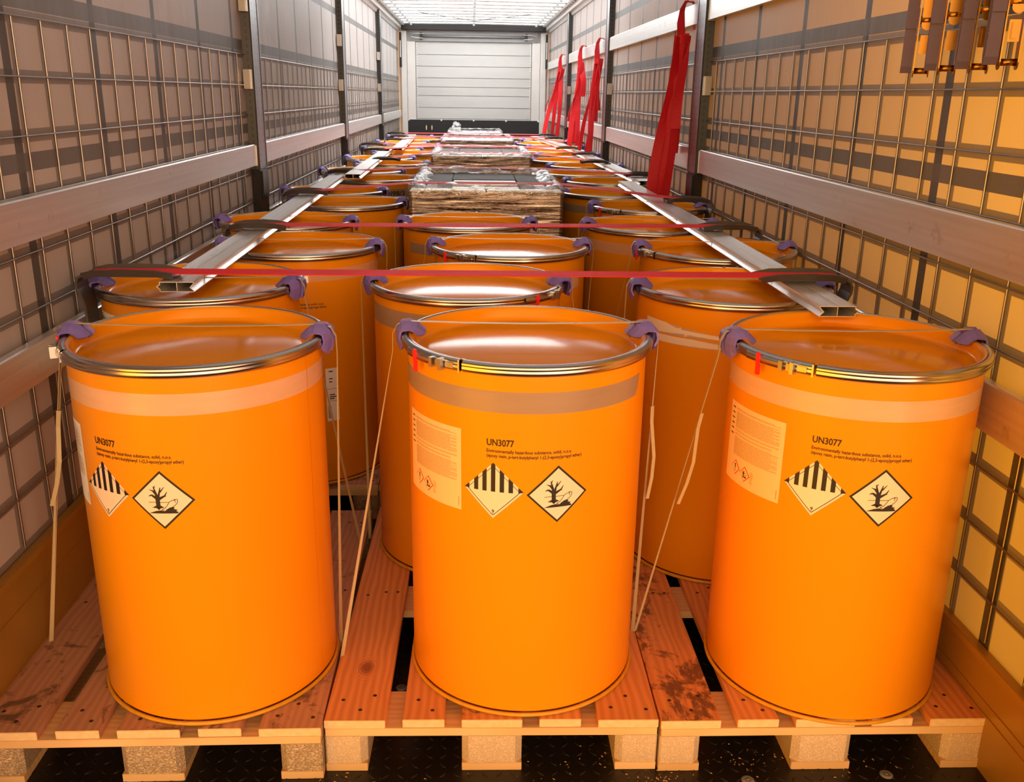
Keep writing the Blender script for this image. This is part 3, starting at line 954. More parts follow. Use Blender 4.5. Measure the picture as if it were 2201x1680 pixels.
# flat artwork laid round the drum -------------------------------------------------
class Decal:
    def __init__(s):
        s.items = []
    def poly(s, pts, layer=0, mat=0):
        s.items.append(([(p[0], p[1]) for p in pts], layer, mat)); return s
    def rect(s, x0, x1, y0, y1, layer=0, mat=0):
        return s.poly([(x0, y0), (x1, y0), (x1, y1), (x0, y1)], layer, mat)
    def line(s, p0, p1, w0, w1=None, layer=1, mat=1):
        w1 = w0 if w1 is None else w1
        d = Vector((p1[0] - p0[0], p1[1] - p0[1])).normalized(); n = Vector((-d.y, d.x))
        a, b = Vector(p0), Vector(p1)
        return s.poly([a + n * w0 / 2, a - n * w0 / 2, b - n * w1 / 2, b + n * w1 / 2], layer, mat)
    def path(s, pts, w, closed=False, layer=1, mat=1):
        n = len(pts)
        for i in range(n if closed else n - 1):
            s.line(pts[i], pts[(i + 1) % n], w, w, layer, mat)
        return s
    def text(s, body, x, y, width, height, layer=1, mat=1, bold=0.0, shear=0.0):
        cu = bpy.data.curves.new('tmp_text', 'FONT')
        cu.body = body; cu.size = 1.0; cu.offset = bold; cu.shear = shear; cu.resolution_u = 3
        ob = bpy.data.objects.new('tmp_text', cu); COL.objects.link(ob)
        bpy.context.view_layer.update()
        dg = bpy.context.evaluated_depsgraph_get()
        me = ob.evaluated_get(dg).to_mesh()
        vs = [v.co.copy() for v in me.vertices]; fs = [list(p.vertices) for p in me.polygons]
        ob.evaluated_get(dg).to_mesh_clear()
        bpy.data.objects.remove(ob); bpy.data.curves.remove(cu)
        x0 = min(v.x for v in vs); x1 = max(v.x for v in vs)
        cap = 0.70
        k = width / (x1 - x0)
        for f in fs:
            s.items.append(([(x + (vs[i].x - x0) * k, y + vs[i].y * height / cap) for i in f], layer, mat))
        return s
    def wrap(s, th0, r=RB, off=0.0006, step=0.012, dz=0.0):
        """map u -> angle (u=0 at th0 degrees), v -> z - ZB"""
        bm = bmesh.new()
        lay = bm.faces.layers.int.new('m')
        for pts, layer, mat in s.items:
            vs = [bm.verts.new((p[0], p[1], layer)) for p in pts]
            try:
                f = bm.faces.new(vs)
            except ValueError:
                continue
            f[lay] = mat
        bmesh.ops.triangulate(bm, faces=[f for f in bm.faces if len(f.verts) > 4], ngon_method='EAR_CLIP')
        xs = [v.co.x for v in bm.verts]
        x = math.floor(min(xs) / step) * step + step
        while x < max(xs):
            bmesh.ops.bisect_plane(bm, geom=bm.verts[:] + bm.edges[:] + bm.faces[:], plane_co=(x, 0, 0), plane_no=(1, 0, 0))
            x += step
        for v in bm.verts:
            a = th0 * R2D + v.co.x / r
            rr = r + off + 0.0004 * v.co.z
            v.co = Vector((rr * math.sin(a), -rr * math.cos(a), v.co.y - ZB + dz))
        bm.verts.index_update()
        m = MB()
        m.v = [v.co[:] for v in bm.verts]
        for f in bm.faces:
            c = f.calc_center_median(); f.normal_update()
            if f.normal.x * c.x + f.normal.y * c.y < 0:
                f.normal_flip()
            m.f.append([v.index for v in f.verts]); m.mi.append(f[lay]); m.sm.append(True)
        bm.free()
        return m
def decal_build(m, name, mats, parent, label=None):
    me = bpy.data.meshes.new(name)
    me.from_pydata(m.v, [], m.f)
    for q in mats: me.materials.append(M[q])
    me.polygons.foreach_set('material_index', m.mi); me.polygons.foreach_set('use_smooth', m.sm)
    me.update()
    o = link(name, me, parent)
    if label: o['label'] = label
    return o

def env_art(d, cx, cy, a, mat=1, lw=1.0):
    """dead tree and fish; a = half diagonal; drawn from a 100-unit grid centred on the sign"""
    def T(p): return (cx + p[0] * a / 100, cy + p[1] * a / 100)
    def br(p0, p1, w0, w1): d.line(T(p0), T(p1), w0 * a / 100 * lw, w1 * a / 100 * lw, 1, mat)
    def pl(pts): d.poly([T(p) for p in pts], 1, mat)
    pl([(-20, -28), (-21, 8), (-19, 16), (-6, 16), (-7, 6), (-6, -28)])
    pl([(-34, -26), (-20, -18), (-6, -18), (6, -24), (-6, -27), (-13, -34), (-19, -27)])
    br((-14, 8), (-24, 46), 10, 3); br((-21, 30), (-34, 34), 5, 2); br((-23, 40), (-18, 50), 3.5, 1.5); br((-18, 18), (-27, 30), 5, 3); br((-27, 30), (-38, 36), 3, 1.5)
    br((-16, 6), (-32, 17), 10, 6); br((-32, 17), (-42, 13), 6, 1.5)
    br((-12, 6), (-2, 44), 9, 2.5); br((-4, 28), (10, 46), 5, 1.5)
    br((-10, 4), (10, 16), 10, 5); br((10, 16), (18, 30), 5, 1.5); br((4, 14), (14, 14), 4, 1.5)
    pl([(-46, -46), (-22, -37), (-4, -34), (6, -38), (12, -30), (20, -27), (30, -22), (38, -24), (34, -29), (46, -32), (41, -36), (48, -40), (46, -44)])
    br((-44, -8), (-20, -7), 1.6, 1.6); br((-7, -7), (20, -6), 1.6, 1.6)
    fish = [(-4, -31), (6, -28), (14, -18), (22, -5), (32, 1), (42, 0), (37, 4), (48, 4), (48, -6), (42, -14), (32, -22), (20, -26), (12, -33), (6, -37), (2, -34)]
    d.path([T(p) for p in fish], 1.8 * a / 100 * lw, True, 1, mat)
    pl([(39, -4), (42, -3), (42, -6), (39, -7)])

def diamond(d, cx, cy, ax, ay, layer, mat):
    d.poly([(cx - ax, cy), (cx, cy - ay), (cx + ax, cy), (cx, cy + ay)], layer, mat)

def art_class9():
    d = Decal(); a, b = 0.0688, 0.067
    diamond(d, 0, 0, a, b, 0, 0)
    # seven stripes of the upper half, cut by the slanted edges
    for u in (-0.04, -0.02, 0.0, 0.02, 0.04):
        w = 0.0050
        x0, x1 = u - w, u + w
        top = lambda x: (1 - abs(x) / a) * b
        pts = [(x0, -0.002), (x1, -0.002), (x1, top(x1))] + ([(0, b)] if u == 0 else []) + [(x0, top(x0))]
        d.poly(pts, 1, 1)
    for sg in (-1, 1):
        d.poly([(sg * a, 0), (sg * 0.057, -0.002), (sg * 0.057, (1 - .057 / a) * b)] if sg > 0 else [(sg * a, 0), (sg * 0.057, (1 - .057 / a) * b), (sg * 0.057, -0.002)], 1, 1)
        i = 0.885
        d.line((sg * a * i, 0), (0, -b * i), 0.0014)
        d.line((sg * a * i, 0), (0, b * i), 0.0011)
        n = 16
        for k in range(n):
            t0, t1 = (k + .15) / n, (k + .6) / n
            p0 = (sg * a * (1 - t0) * .995, -b * t0 * .995); p1 = (sg * a * (1 - t1) * .995, -b * t1 * .995)
            d.line(p0, p1, 0.0006)
    d.text('9', -0.0028, -0.0535, 0.0056, 0.0078, bold=0.02)
    d.rect(-0.003, 0.003, -0.0558, -0.0552, 1, 1)
    return d
def art_env():
    d = Decal(); a, b = 0.0702, 0.0685
    diamond(d, 0, 0, a, b, 0, 1)
    diamond(d, 0, 0, a - 0.0062, b - 0.0062, 1, 0)
    e = Decal(); env_art(e, 0.0, 0.0, a * 0.98)
    for pts, l, m in e.items: d.items.append((pts, 2, m))
    return d
def art_text():
    d = Decal()
    d.text('UN3077', 0, 0.0, 0.0615, 0.0150, 0, 0, 0.022)
    d.text('Environmentally hazardous substance, solid, n.o.s.', 0.0, -0.0160, 0.190, 0.0076, 0, 0, 0.016)
    d.text('(epoxy resin, p-tert-butylphenyl 1-(2,3-epoxy)propyl ether)', 0.0, -0.0275, 0.2145, 0.0076, 0, 0, 0.016)
    return d
def art_doc(seed):
    d = Decal(); r = random.Random(seed)
    W, Hh = 0.200, 0.196
    # u from -W (left) to 0 (right edge); v from 0 top to -Hh
    d.rect(-W, 0, -Hh, 0, 0, 0)
    v = -0.012
    while v > -0.128:
        u = -W + 0.035
        end = -0.012 if r.random() > 0.3 else -0.03
        if r.random() < 0.09:
            v -= 0.0035; continue
        while u < end:
            w = r.uniform(0.006, 0.022)
            d.rect(u, min(u + w, end), v - 0.0009, v, 1, 1)
            u += w + 0.0012
        v -= 0.0027
    for k in range(6):
        d.rect(-W + 0.012, -W + 0.026, -0.016 - k * 0.013, -0.0135 - k * 0.013, 1, 2)
    for k in range(9):
        d.rect(-0.088, -0.088 + r.uniform(.006, .012), -0.150 - k * 0.0034, -0.149 - k * 0.0034, 1, 1)
    d.rect(-0.008, -0.0065, -0.187, -0.165, 1, 1)
    for cx, kind in ((-0.148, 0), (-0.108, 1)):
        cy = -0.158 if kind == 0 else -0.162
        a = 0.0195
        diamond(d, cx, cy, a, a, 1, 3)
        diamond(d, cx, cy, a - 0.0026, a - 0.0026, 2, 0)
        if kind == 0:
            d.poly([(cx - .0022, cy + .010), (cx + .0022, cy + .010), (cx + .0012, cy - .003), (cx - .0012, cy - .003)], 3, 2)
            d.rect(cx - .0015, cx + .0015, cy - .009, cy - .006, 3, 2)
        else:
            e = Decal(); env_art(e, cx, cy, a * 0.95, 2, 1.3)
            for pts, l, m in e.items: d.items.append((pts, 3, m))
    return d

# drum positions: row -> list of (x, y)
DR = {
    'L': [(-0.693, 0.282), (-0.862, 0.942), (-0.689, 1.675), (-0.865, 2.352), (-0.691, 3.095), (-0.843, 3.70)],
    'C': [(0.088, 0.295), (-0.058, 0.956), (0.101, 1.665), (-0.065, 2.36)],
    'R': [(0.8735, 0.243), (0.753, 0.907), (0.889, 1.632), (0.765, 2.298), (0.885, 3.020), (0.785, 3.715)],
}
for k in range(3, 8):
    DR['L'] += [(-0.692, 0.29 + 1.40 * k + 0.05), (-0.848, 0.93 + 1.40 * k + 0.03)]
    DR['R'] += [(0.885, 0.27 + 1.40 * k), (0.775, 0.92 + 1.40 * k)]
LATCH = {('L', 0): -76, ('C', 0): -52, ('R', 0): -58, ('L', 1): 96, ('C', 1): 47, ('R', 1): 150, ('L', 2): 170, ('C', 2): -46, ('R', 2): -82, ('L', 3): 98, ('C', 3): 160, ('R', 3): 165, ('R', 4): -58, ('L', 5): 120}

def build_drums():
    meshes = {'body': body_mesh().mesh('body', ['drum']), 'chime': chime_mesh().mesh('bottom_chime', ['chime']), 'lid': lid_mesh().mesh('lid', ['lid']),
              'ring': ring_mesh().mesh('locking_ring', ['ring']), 'latch': latch_mesh().mesh('lever_latch', ['zinc']), 'seal': seal_mesh().mesh('seal_tag', ['red_plastic'])}
    spec = {('L', 0): 'orange steel drum with pale tape and two hazard diamonds, front left', ('C', 0): 'orange steel drum with brown tape and a document label, front middle', ('R', 0): 'orange steel drum with pale tape under a plank end, front right',
            ('L', 1): 'orange drum with handwritten white label, second in the left row', ('C', 1): 'orange drum with white-gleaming lid and brown tape, second in the middle row', ('R', 1): 'orange drum with torn clear tape, second in the right row',
            ('L', 2): 'orange drum with a white shipping label low on its side, third in the left row', ('C', 2): 'orange drum with white-gleaming lid, third in the middle row', ('C', 3): 'orange drum just before the nearest film-wrapped stack'}
    r = random.Random(5)
    first = None
    for row in 'LCR':
        for i, (x, y) in enumerate(DR[row]):
            lab = spec.get((row, i), 'orange steel drum, %s from the front in the %s row' % (ORD[i + 1], ROW[row]))
            ang = LATCH.get((row, i), r.uniform(100, 260))
            if first is None:
                t = thing('steel_drum', lab, 'drum', (x, y, ZB), 0, 'orange steel drums')
                link('body', meshes['body'], t); link('bottom_chime', meshes['chime'], t); link('lid', meshes['lid'], t)
                rg = link('locking_ring', meshes['ring'], t, (0, 0, 0), (0, 0, ang * R2D)); rg['label'] = 'bare steel locking ring'
                link('lever_latch', meshes['latch'], rg); link('seal_tag', meshes['seal'], rg)['label'] = 'red plastic seal'
                first = t; drum = t
            else:
                drum = dup(base_drum, lab, (x, y, ZB), 0)
                for ch in drum.children:
                    if ch.name.startswith('locking_ring'):
                        ch.rotation_euler = (0, 0, ang * R2D)
            if first is drum:
                # keep an undecorated template for copying: copy parts only once more
                base_drum = dup(first, lab, (x, y, ZB), 0)
                drum = base_drum
                for c in list(first.children):
                    for g in list(c.children): bpy.data.objects.remove(g)
                    bpy.data.objects.remove(c)
                bpy.data.objects.remove(first)
                first = base_drum
            DRUM[(row, i)] = drum
    # printed labels, tapes
    for key, th, dz in ((('L', 0), -36.6, 0.0), (('C', 0), -20.6, 0.002), (('R', 0), -36.0, 0.013)):
        t = DRUM[key]
        decal_build(art_text().wrap(th, dz=0.834 + dz), 'printed_text', ['ink'], t, 'black UN number and shipping name')
        decal_build(art_class9().wrap(th + 3.1, dz=0.7265 + dz), 'hazard_diamond', ['paper', 'ink'], t, 'striped class nine diamond')
        decal_build(art_env().wrap(th + 32.2, dz=0.7210 + dz), 'hazard_diamond', ['paper', 'ink'], t, 'dead tree and fish diamond')
        decal_build(art_doc(3).wrap(th - 12.6, dz=0.8615 + dz), 'document_label', ['paper_white' if key[0] == 'L' else 'paper_clear', 'ink_soft', 'ink', 'ink_red'], t, 'printed document label')
    def tape(key, a0, a1, z0, z1, mat, label, rag=0.0):
        d = Decal()
        u0, u1 = a0 * R2D * RB, a1 * R2D * RB
        if rag:
            pts = [(u0, z0), (u1 - rag, z0), (u1 - rag * .4, z0 + (z1 - z0) * .3), (u1 - rag * .6, z0 + (z1 - z0) * .6), (u1, z1), (u0, z1)]
            d.poly(pts)
        else:
            d.rect(u0, u1, z0, z1)
        decal_build(d.wrap(0, off=0.0003), 'tape_band', [mat], DRUM[key], label)
    tape(('L', 0), -178, 178, 0.914, 0.962, 'tape_pale', 'pale adhesive tape')
    tape(('R', 0), -178, 178, 0.911, 0.958, 'tape_pale', 'pale adhesive tape')
    tape(('C', 0), -178, 62, 0.912, 0.961, 'tape_brown', 'brown adhesive tape', 0.02)
    tape(('C', 1), -120, 40, 0.914, 0.970, 'tape_brown', 'brown adhesive tape', 0.02)
    tape(('C', 2), 30, 62, 0.888, 0.932, 'tape_pale', 'pale tape remnant', 0.01)
    tape(('C', 3), -60, -25, 0.90, 0.945, 'tape_brown', 'brown tape remnant', 0.02)
    tape(('L', 2), -100, 100, 0.925, 0.968, 'tape_clear', 'clear adhesive tape')
    tape(('R', 3), -90, 60, 0.92, 0.965, 'tape_clear', 'clear adhesive tape')
    tape(('R', 5), -90, 30, 0.92, 0.962, 'tape_brown', 'brown adhesive tape')
    # torn clear tape on the second right drum
    d = Decal()
    U = lambda a: a * R2D * RB
    d.poly([(U(-72), 0.905), (U(-40), 0.918), (U(-18), 0.912), (U(-20), 0.924), (U(-45), 0.930), (U(-55), 0.942), (U(-72), 0.944)])
    d.poly([(U(-60), 0.882), (U(-30), 0.886), (U(0), 0.884), (U(10), 0.897), (U(-10), 0.895), (U(-35), 0.906), (U(-62), 0.903)])
    decal_build(d.wrap(0, off=0.0004), 'tape_band', ['paper'], DRUM[('R', 1)], 'torn glossy tape')
    # shipping label and small print on the third left drum
    t = DRUM[('L', 2)]
    d = Decal()
    d.text('hazardous substance, solid. n.o.s.', 0.0, 0.0, 0.140, 0.0076, 0, 0, 0.016)
    d.text('(2,3-epoxy)propyl ether)', 0.047, -0.0115, 0.100, 0.0076, 0, 0, 0.016)
    decal_build(d.wrap(-4.0, dz=0.841), 'printed_text', ['ink'], t)
    d = Decal()
    d.rect(0, 0.047, 0, 0.204, 0, 0)
    rr = random.Random(9)
    for v, w in ((0.19, 0.016), (0.172, 0.0), (0.162, 0.014), (0.150, 0.012), (0.10, 0.02), (0.092, 0.026), (0.085, 0.018)):
        if w: d.rect(0.012, 0.012 + w, v, v + 0.004, 1, 1)
    d.line((0.003, 0.125), (0.044, 0.125), 0.0012); d.line((0.003, 0.078), (0.044, 0.078), 0.0012)
    for k in range(14):
        d.rect(0.004, 0.016, 0.012 + k * 0.0035, 0.0138 + k * 0.0035, 1, 1)
    decal_build(d.wrap(22.3, dz=0.397), 'shipping_label', ['paper_white', 'ink'], t, 'white shipping label')
    # handwritten label on the second left drum
    t = DRUM[('L', 1)]
    d = Decal()
    d.rect(U(-88), U(-28), 0.80, 0.958, 0, 0)
    d.text('Silco', U(-68), 0.929, 0.064, 0.020, 1, 1, 0.0, 0.25)
    decal_build(d.wrap(0), 'handwritten_label', ['paper_white', 'ink'], t, 'white label with handwriting')
    # number on the seventh left drum
    t = DRUM[('L', 6)]
    d = Decal()
    d.rect(U(-30), U(62), 0.915, 0.968, 0, 0)
    d.text('498/3', U(22), 0.926, 0.125, 0.030, 1, 1, 0.015)
    decal_build(d.wrap(0), 'number_label', ['tape_brown', 'ink'], t, 'brown tape with a black number')
    d = Decal(); d.text('52', U(-79), 0.932, 0.030, 0.022, 1, 0, 0.015)
    decal_build(d.wrap(0, off=0.001), 'number_print', ['ink'], DRUM[('L', 0)])
DRUM = {}
build_drums()

# ------------------------------------------------------------------ strapping bands and purple corner protectors
ZR = ZB + H + 0.0015       # top of the locking ring
def protector_mesh():
    """local: origin on the ring top, +x points outward"""
    m = MB()
    # bent saddle in three strips: middle channel and two flared wings
    prof = [(-0.052, -0.014), (-0.030, 0.006), (-0.012, 0.013), (0.006, 0.012), (0.015, 0.004), (0.018, -0.012), (0.016, -0.030), (0.010, -0.050)]
    th = 0.005
    ys = [(-0.046, -0.004), (-0.030, 0.004), (-0.012, 0.010), (-0.009, 0.001), (0.009, 0.001), (0.012, 0.010), (0.030, 0.004), (0.046, -0.004)]
    cut = [0.55, 0.9, 1.0, 0.92, 0.92, 1.0, 0.9, 0.55]
    rows = []
    for (y, lift), c in zip(ys, cut):
        row = []
        for i, (x, z) in enumerate(prof):
            t = i / (len(prof) - 1)
            k = 1.0
            if i < 2: x2, z2 = x * c + (-0.012) * (1 - c), z * c + 0.010 * (1 - c)
            elif i > 5: x2, z2 = x, z * c + (-0.008) * (1 - c)
            else: x2, z2 = x, z
            # outward normal of the saddle, roughly
            nx, nz = (0.0, 1.0) if t < 0.45 else (1.0, 0.15)
            row.append((x2 + nx * lift * .6, y, z2 + nz * lift))
        rows.append(row)
    n = len(prof)
    vs, fs = [], []
    for row in rows:
        for p in row: vs.append(p)
    for i in range(len(rows) - 1):
        for j in range(n - 1):
            fs.append((i * n + j, i * n + j + 1, (i + 1) * n + j + 1, (i + 1) * n + j))
    bm = bmesh.new()
    bv = [bm.verts.new(v) for v in vs]
    for f in fs: bm.faces.new([bv[i] for i in f])
    bmesh.ops.recalc_face_normals(bm, faces=bm.faces[:])
    bmesh.ops.solidify(bm, geom=bm.faces[:], thickness=th)
    m.bm(bm)
    m.box(-0.030, 0.012, -0.008, 0.008, 0.012, 0.017, 0, 0.002)
    return m.mesh('corner_protector', ['purple'])

BAND = {}
# chord offset of the band from the drum centre, and leg anchors on the pallet edge (x, y)
BOFF = {('L', 0): 0.005, ('C', 0): 0.025, ('R', 0): 0.01, ('C', 1): -0.005, ('R', 1): 0.0, ('L', 1): -0.06}
LEGS = {('L', 0): ((-1.185, 0.36), (-0.402, 0.345)), ('C', 0): ((-0.392, 0.27), (0.404, 0.375)), ('R', 0): ((0.408, 0.378), (1.19, 0.245))}
TAIL = {('L', 0): 1, ('R', 0): 1, ('C', 0): 2}
def build_bands():
    pm = protector_mesh()
    r = random.Random(21)
    shared = None
    for row in 'LCR':
        xc = {'L': -0.8, 'C': 0.0, 'R': 0.808}[row]
        for i, (x, y) in enumerate(DR[row]):
            off = BOFF.get((row, i), r.uniform(-0.03, 0.03))
            yb = y + off
            half = math.sqrt(0.3015 ** 2 - off * off)
            legs = LEGS.get((row, i), ((xc - 0.39, yb + 0.04), (xc + 0.39, yb + 0.04)))
            m = MB()
            zt = ZR + 0.0195
            pts = [(legs[0][0], legs[0][1], 0.1235), (x - half - 0.024, yb + (legs[0][1] - yb) * 0.06, ZR - 0.05), (x - half - 0.0235, yb, ZR - 0.01), (x - half - 0.012, yb, ZR + 0.012), (x - half + 0.012, yb, zt), (x - half * 0.5, yb, zt - 0.004),
                   (x, yb, zt - 0.006), (x + half * 0.5, yb, zt - 0.004), (x + half - 0.012, yb, zt), (x + half + 0.012, yb, ZR + 0.012), (x + half + 0.0235, yb, ZR - 0.01), (x + half + 0.024, yb + (legs[1][1] - yb) * 0.06, ZR - 0.05), (legs[1][0], legs[1][1], 0.1235)]
            m.ribbon(pts, [(0.8, 0.6, 0)] + [(0, 1, 0)] * 11 + [(0.8, -0.6, 0)], 0.0115, 0.0012)
            tl = TAIL.get((row, i))
            if tl:
                leg = legs[0] if tl == 1 else legs[1]
                sx = x - half - 0.024 if tl == 1 else x + half + 0.024
                a = Vector((sx, yb, ZR - 0.06)); b = Vector((leg[0], leg[1], 0.13))
                p = [a.lerp(b, t) + Vector((q, -0.010 - s, 0)) for t, q, s in ((0.17, 0.0, -0.0095), (0.22, 0.001, -0.008), (0.27, 0.006, -0.003), (0.33, 0.012, 0.004), (0.40, 0.010, 0.010), (0.47, 0.002, 0.016))]
                m.ribbon(p, (0.9, 0.4, 0), 0.010, 0.0012)
            nm = 'olive strapping band over the %s drum of the %s row' % (ORD[i + 1], ROW[row])
            tag(m.build('strapping_band', ['band']), nm, 'strapping band', 'strapping bands over the drum lids')
            for sg, sd in ((-1, 'left'), (1, 'right')):
                ang = math.atan2(off, sg * half)
                o = link('corner_protector', pm, None, (x + sg * half * 0.98, yb, ZR), (0, r.uniform(-.05, .05), ang + r.uniform(-.25, .25)))
                tag(o, 'purple corner protector on the %s rim of the %s drum in the %s row' % (sd, ORD[i + 1], ROW[row]), 'corner protector', 'purple corner protectors under the strapping bands')
build_bands()

# ------------------------------------------------------------------ aluminium planks on the drums
def plank_mesh(L):
    m = MB()
    w, h, t = 0.094, 0.0285, 0.0018
    def seg(a, b, mat=0):
        a = Vector(a); b = Vector(b); d = (b - a).normalized(); n = Vector((-d.y, d.x)) * (t / 2)
        q = [a + n, a - n, b - n, b + n]
        bm0 = len(m.f)
        m.extrude([(v.x, v.y) for v in q], 0, L, 1, 0)
        for f in range(bm0, len(m.f)):
            ys = [m.v[i][1] for i in m.f[f]]
            if max(ys) - min(ys) < 1e-6: m.mi[f] = 1
    x0, x1 = -w / 2, w / 2
    seg((x0, t / 2), (x1, t / 2)); seg((x0, h - t / 2), (x1, h - t / 2)); seg((0.0, 0), (0.0, h))
    # tongue outwards on one side, groove inwards on the other
    seg((x0, h), (x0, h * .72)); seg((x0, h * .72), (x0 - 0.009, h * .52)); seg((x0 - 0.009, h * .52), (x0, h * .25)); seg((x0, h * .25), (x0, 0))
    seg((x1, h), (x1, h * .85)); seg((x1, h * .85), (x1 - 0.011, h * .45)); seg((x1 - 0.011, h * .45), (x1 + 0.001, h * .06)); seg((x1 + .001, h * .06), (x1, 0))
    return m
def build_planks():
    zt = ZR + 0.0012
    for (xa, ya, za), (xb, yb, zb), lab, flip in (
            ((-0.873, 0.735, zt), (-0.915, 4.31, zt), 'aluminium plank on the left drums, nearest the camera', 0),
            ((-0.775, 4.02, zt + 0.031), (-0.842, 7.40, zt + .001), 'aluminium plank on the left drums, second from the rear', 0),
            ((-0.725, 7.02, zt + 0.031), (-0.80, 10.60, zt + .001), 'aluminium plank on the left drums, farthest from the camera', 0),
            ((0.908, 0.455, zt), (0.931, 4.085, zt), 'aluminium plank on the right drums, nearest the camera', 1),
            ((1.066, 4.10, zt), (0.995, 7.17, zt), 'aluminium plank on the right drums, second from the rear', 1),
            ((1.03, 7.22, zt), (0.77, 10.55, zt), 'aluminium plank on the right drums, farthest from the camera', 1)):
        a, b = Vector((xa, ya, za)), Vector((xb, yb, zb))
        d = b - a
        o = plank_mesh(d.length).build('aluminium_plank', ['alu', 'alu_cut'])
        o.location = a
        ang = math.atan2(-d.x, d.y)
        o.rotation_euler = (math.asin(d.z / d.length), 0, ang)
        if flip:
            o.scale = (-1, 1, 1)
        tag(o, lab, 'plank', 'aluminium planks lying on the drums')
build_planks()

# ------------------------------------------------------------------ red cross straps with dark sleeves
def outer_rim(row, y):
    best = None
    for x, yy in DR[row]:
        d = abs(yy - y)
        if d < 0.295:
            e = math.sqrt(0.302 ** 2 - d * d)
            xx = x - e if row == 'L' else x + e
            if best is None or abs(xx) > abs(best): best = xx
    return best if best is not None else (-1.0 if row == 'L' else 1.05)
def sleeve(side, xo, y, flap, label):
    """folded rubber edge protector: leg down the drum, rolled bend, flap along the strap"""
    sg = -1 if side == 'L' else 1
    t = thing('edge_protector', label, 'edge protector', (xo, y, ZR), 0, 'dark edge protectors under the red straps')
    m = MB()
    w = 0.040
    path = [(0.012, -0.235), (0.014, -0.10), (0.015, -0.045), (0.022, -0.020), (0.032, 0.002), (0.034, 0.020), (0.026, 0.036), (0.010, 0.043), (-0.022, 0.043), (-0.06, 0.041), (-0.11, 0.0405), (-flap, 0.0405)]
    pts = [(sg * px, 0, pz) for px, pz in path]
    m.ribbon(pts, (0, 1, 0), w * 2, 0.007)
    m.build('sleeve', ['rubber'], t)
    # raised folded cheeks along both edges of the flap
    for q in (-1, 1):
        m = MB()
        c = [(sg * 0.012, q * (w + 0.002), 0.040), (-sg * 0.03, q * (w + 0.006), 0.049), (-sg * 0.10, q * (w + 0.008), 0.052), (-sg * (flap - 0.045), q * (w + .006), 0.049), (-sg * (flap + 0.004), q * w, 0.040)]
        m.ribbon(c, (0, q * 0.45, 1), 0.020, 0.005)
        m.build('side_flange', ['rubber'], t)
    return t
STRAPS = [  # left y, right y, centre y, centre z above ring (None = straight)
    (0.80, 0.79, None), (1.80, 1.86, None), (3.09, 2.86, (3.13, 1.118)), (4.42, 4.40, (4.18, 1.118)), (5.66, 5.60, (5.80, 1.118)),
    (6.93, 6.62, (6.70, 1.118)), (7.88, 7.55, None), (8.85, 8.70, (8.95, 1.108)), (9.72, 9.72, None), (10.60, 10.55, None)]
def build_straps():
    for i, (yl, yr, c) in enumerate(STRAPS):
        xl, xr = outer_rim('L', yl), outer_rim('R', yr)
        zt = ZR + 0.0475
        m = MB()
        top = [(xl + 0.0, yl, zt - 0.003), (xl + 0.04, yl, zt), (xl + 0.10, yl, zt)]
        end = [(xr - 0.10, yr, zt), (xr - 0.04, yr, zt), (xr - 0.0, yr, zt - 0.003)]
        pts = top
        if c:
            pts += [(-0.395, c[0], c[1] - 0.004), (-0.345, c[0], c[1]), (0.41, c[0], c[1]), (0.455, c[0], c[1] - 0.004)]
        pts += end
        m.ribbon(pts, (0, 1, 0.12), 0.050, 0.0025)
        tag(m.build('lashing_strap', ['red_web']), 'red lashing strap across the cargo, %s from the camera' % ORD[i + 1], 'strap', 'red straps across the drums')
        fl = 0.235 if i == 0 else 0.20
        sleeve('L', xl, yl, fl, 'dark rubber edge protector at the left end of the %s red strap' % ORD[i + 1])
        sleeve('R', xr, yr, fl, 'dark rubber edge protector at the right end of the %s red strap' % ORD[i + 1])
build_straps()

# ------------------------------------------------------------------ film-wrapped stacks in the middle
def crumple(m, W, D, z, seed, amp=0.03, inn=0.10, mat=0):
    """loose film round the top edge of a stack: from the side wall up and folded inwards"""
    per = []
    n = 44
    c = [(-W / 2, 0), (W / 2, 0), (W / 2, D), (-W / 2, D)]
    nr = [(0, -1), (1, 0), (0, 1), (-1, 0)]
    for k in range(4):
        a, b = Vector(c[k]), Vector(c[(k + 1) % 4])
        cnt = int(n * (b - a).length)
        for i in range(cnt):
            t = i / cnt
            v0 = Vector(nr[k]); vp = Vector(nr[(k - 1) % 4]); vn = Vector(nr[(k + 1) % 4])
            w = max(0, 1 - t * 8); u = max(0, 1 - (1 - t) * 8)
            nn = (v0 + vp * w * .5 + vn * u * .5).normalized()
            per.append((a.lerp(b, t), nn))
    secs = [(0.003, -0.016), (0.005, -0.004), (0.005, 0.010), (-0.012, 0.026), (-0.04, 0.024), (-0.07, 0.014), (-inn, 0.006)]
    vs, fs = [], []
    N = len(per)
    for i, (p, nn) in enumerate(per):
        for j, (o, h) in enumerate(secs):
            q = noise.noise(Vector((p.x * 9 + seed * 7, p.y * 9, j * 0.7))) 
            q2 = noise.noise(Vector((p.x * 31 + seed, p.y * 31, j * 1.3)))
            k = 0 if j < 1 else 1
            oo = o * (1 + 0.5 * q * k) + 0.004 * q2 * k
            hh = h + k * amp * max(0, 0.45 + q * 0.9) * (0.5 if j < 2 else 1.0) * (0.35 if j >= 5 else 1) + 0.012 * q2 * k
            if j >= 3: hh = max(hh, 0.003)
            vs.append((p.x + nn.x * oo, p.y + nn.y * oo, z + hh))
    J = len(secs)
    for i in range(N):
        for j in range(J - 1):
            fs.append((i * J + j, ((i + 1) % N) * J + j, ((i + 1) % N) * J + j + 1, i * J + j + 1))
    m.add(vs, fs, mat, True)
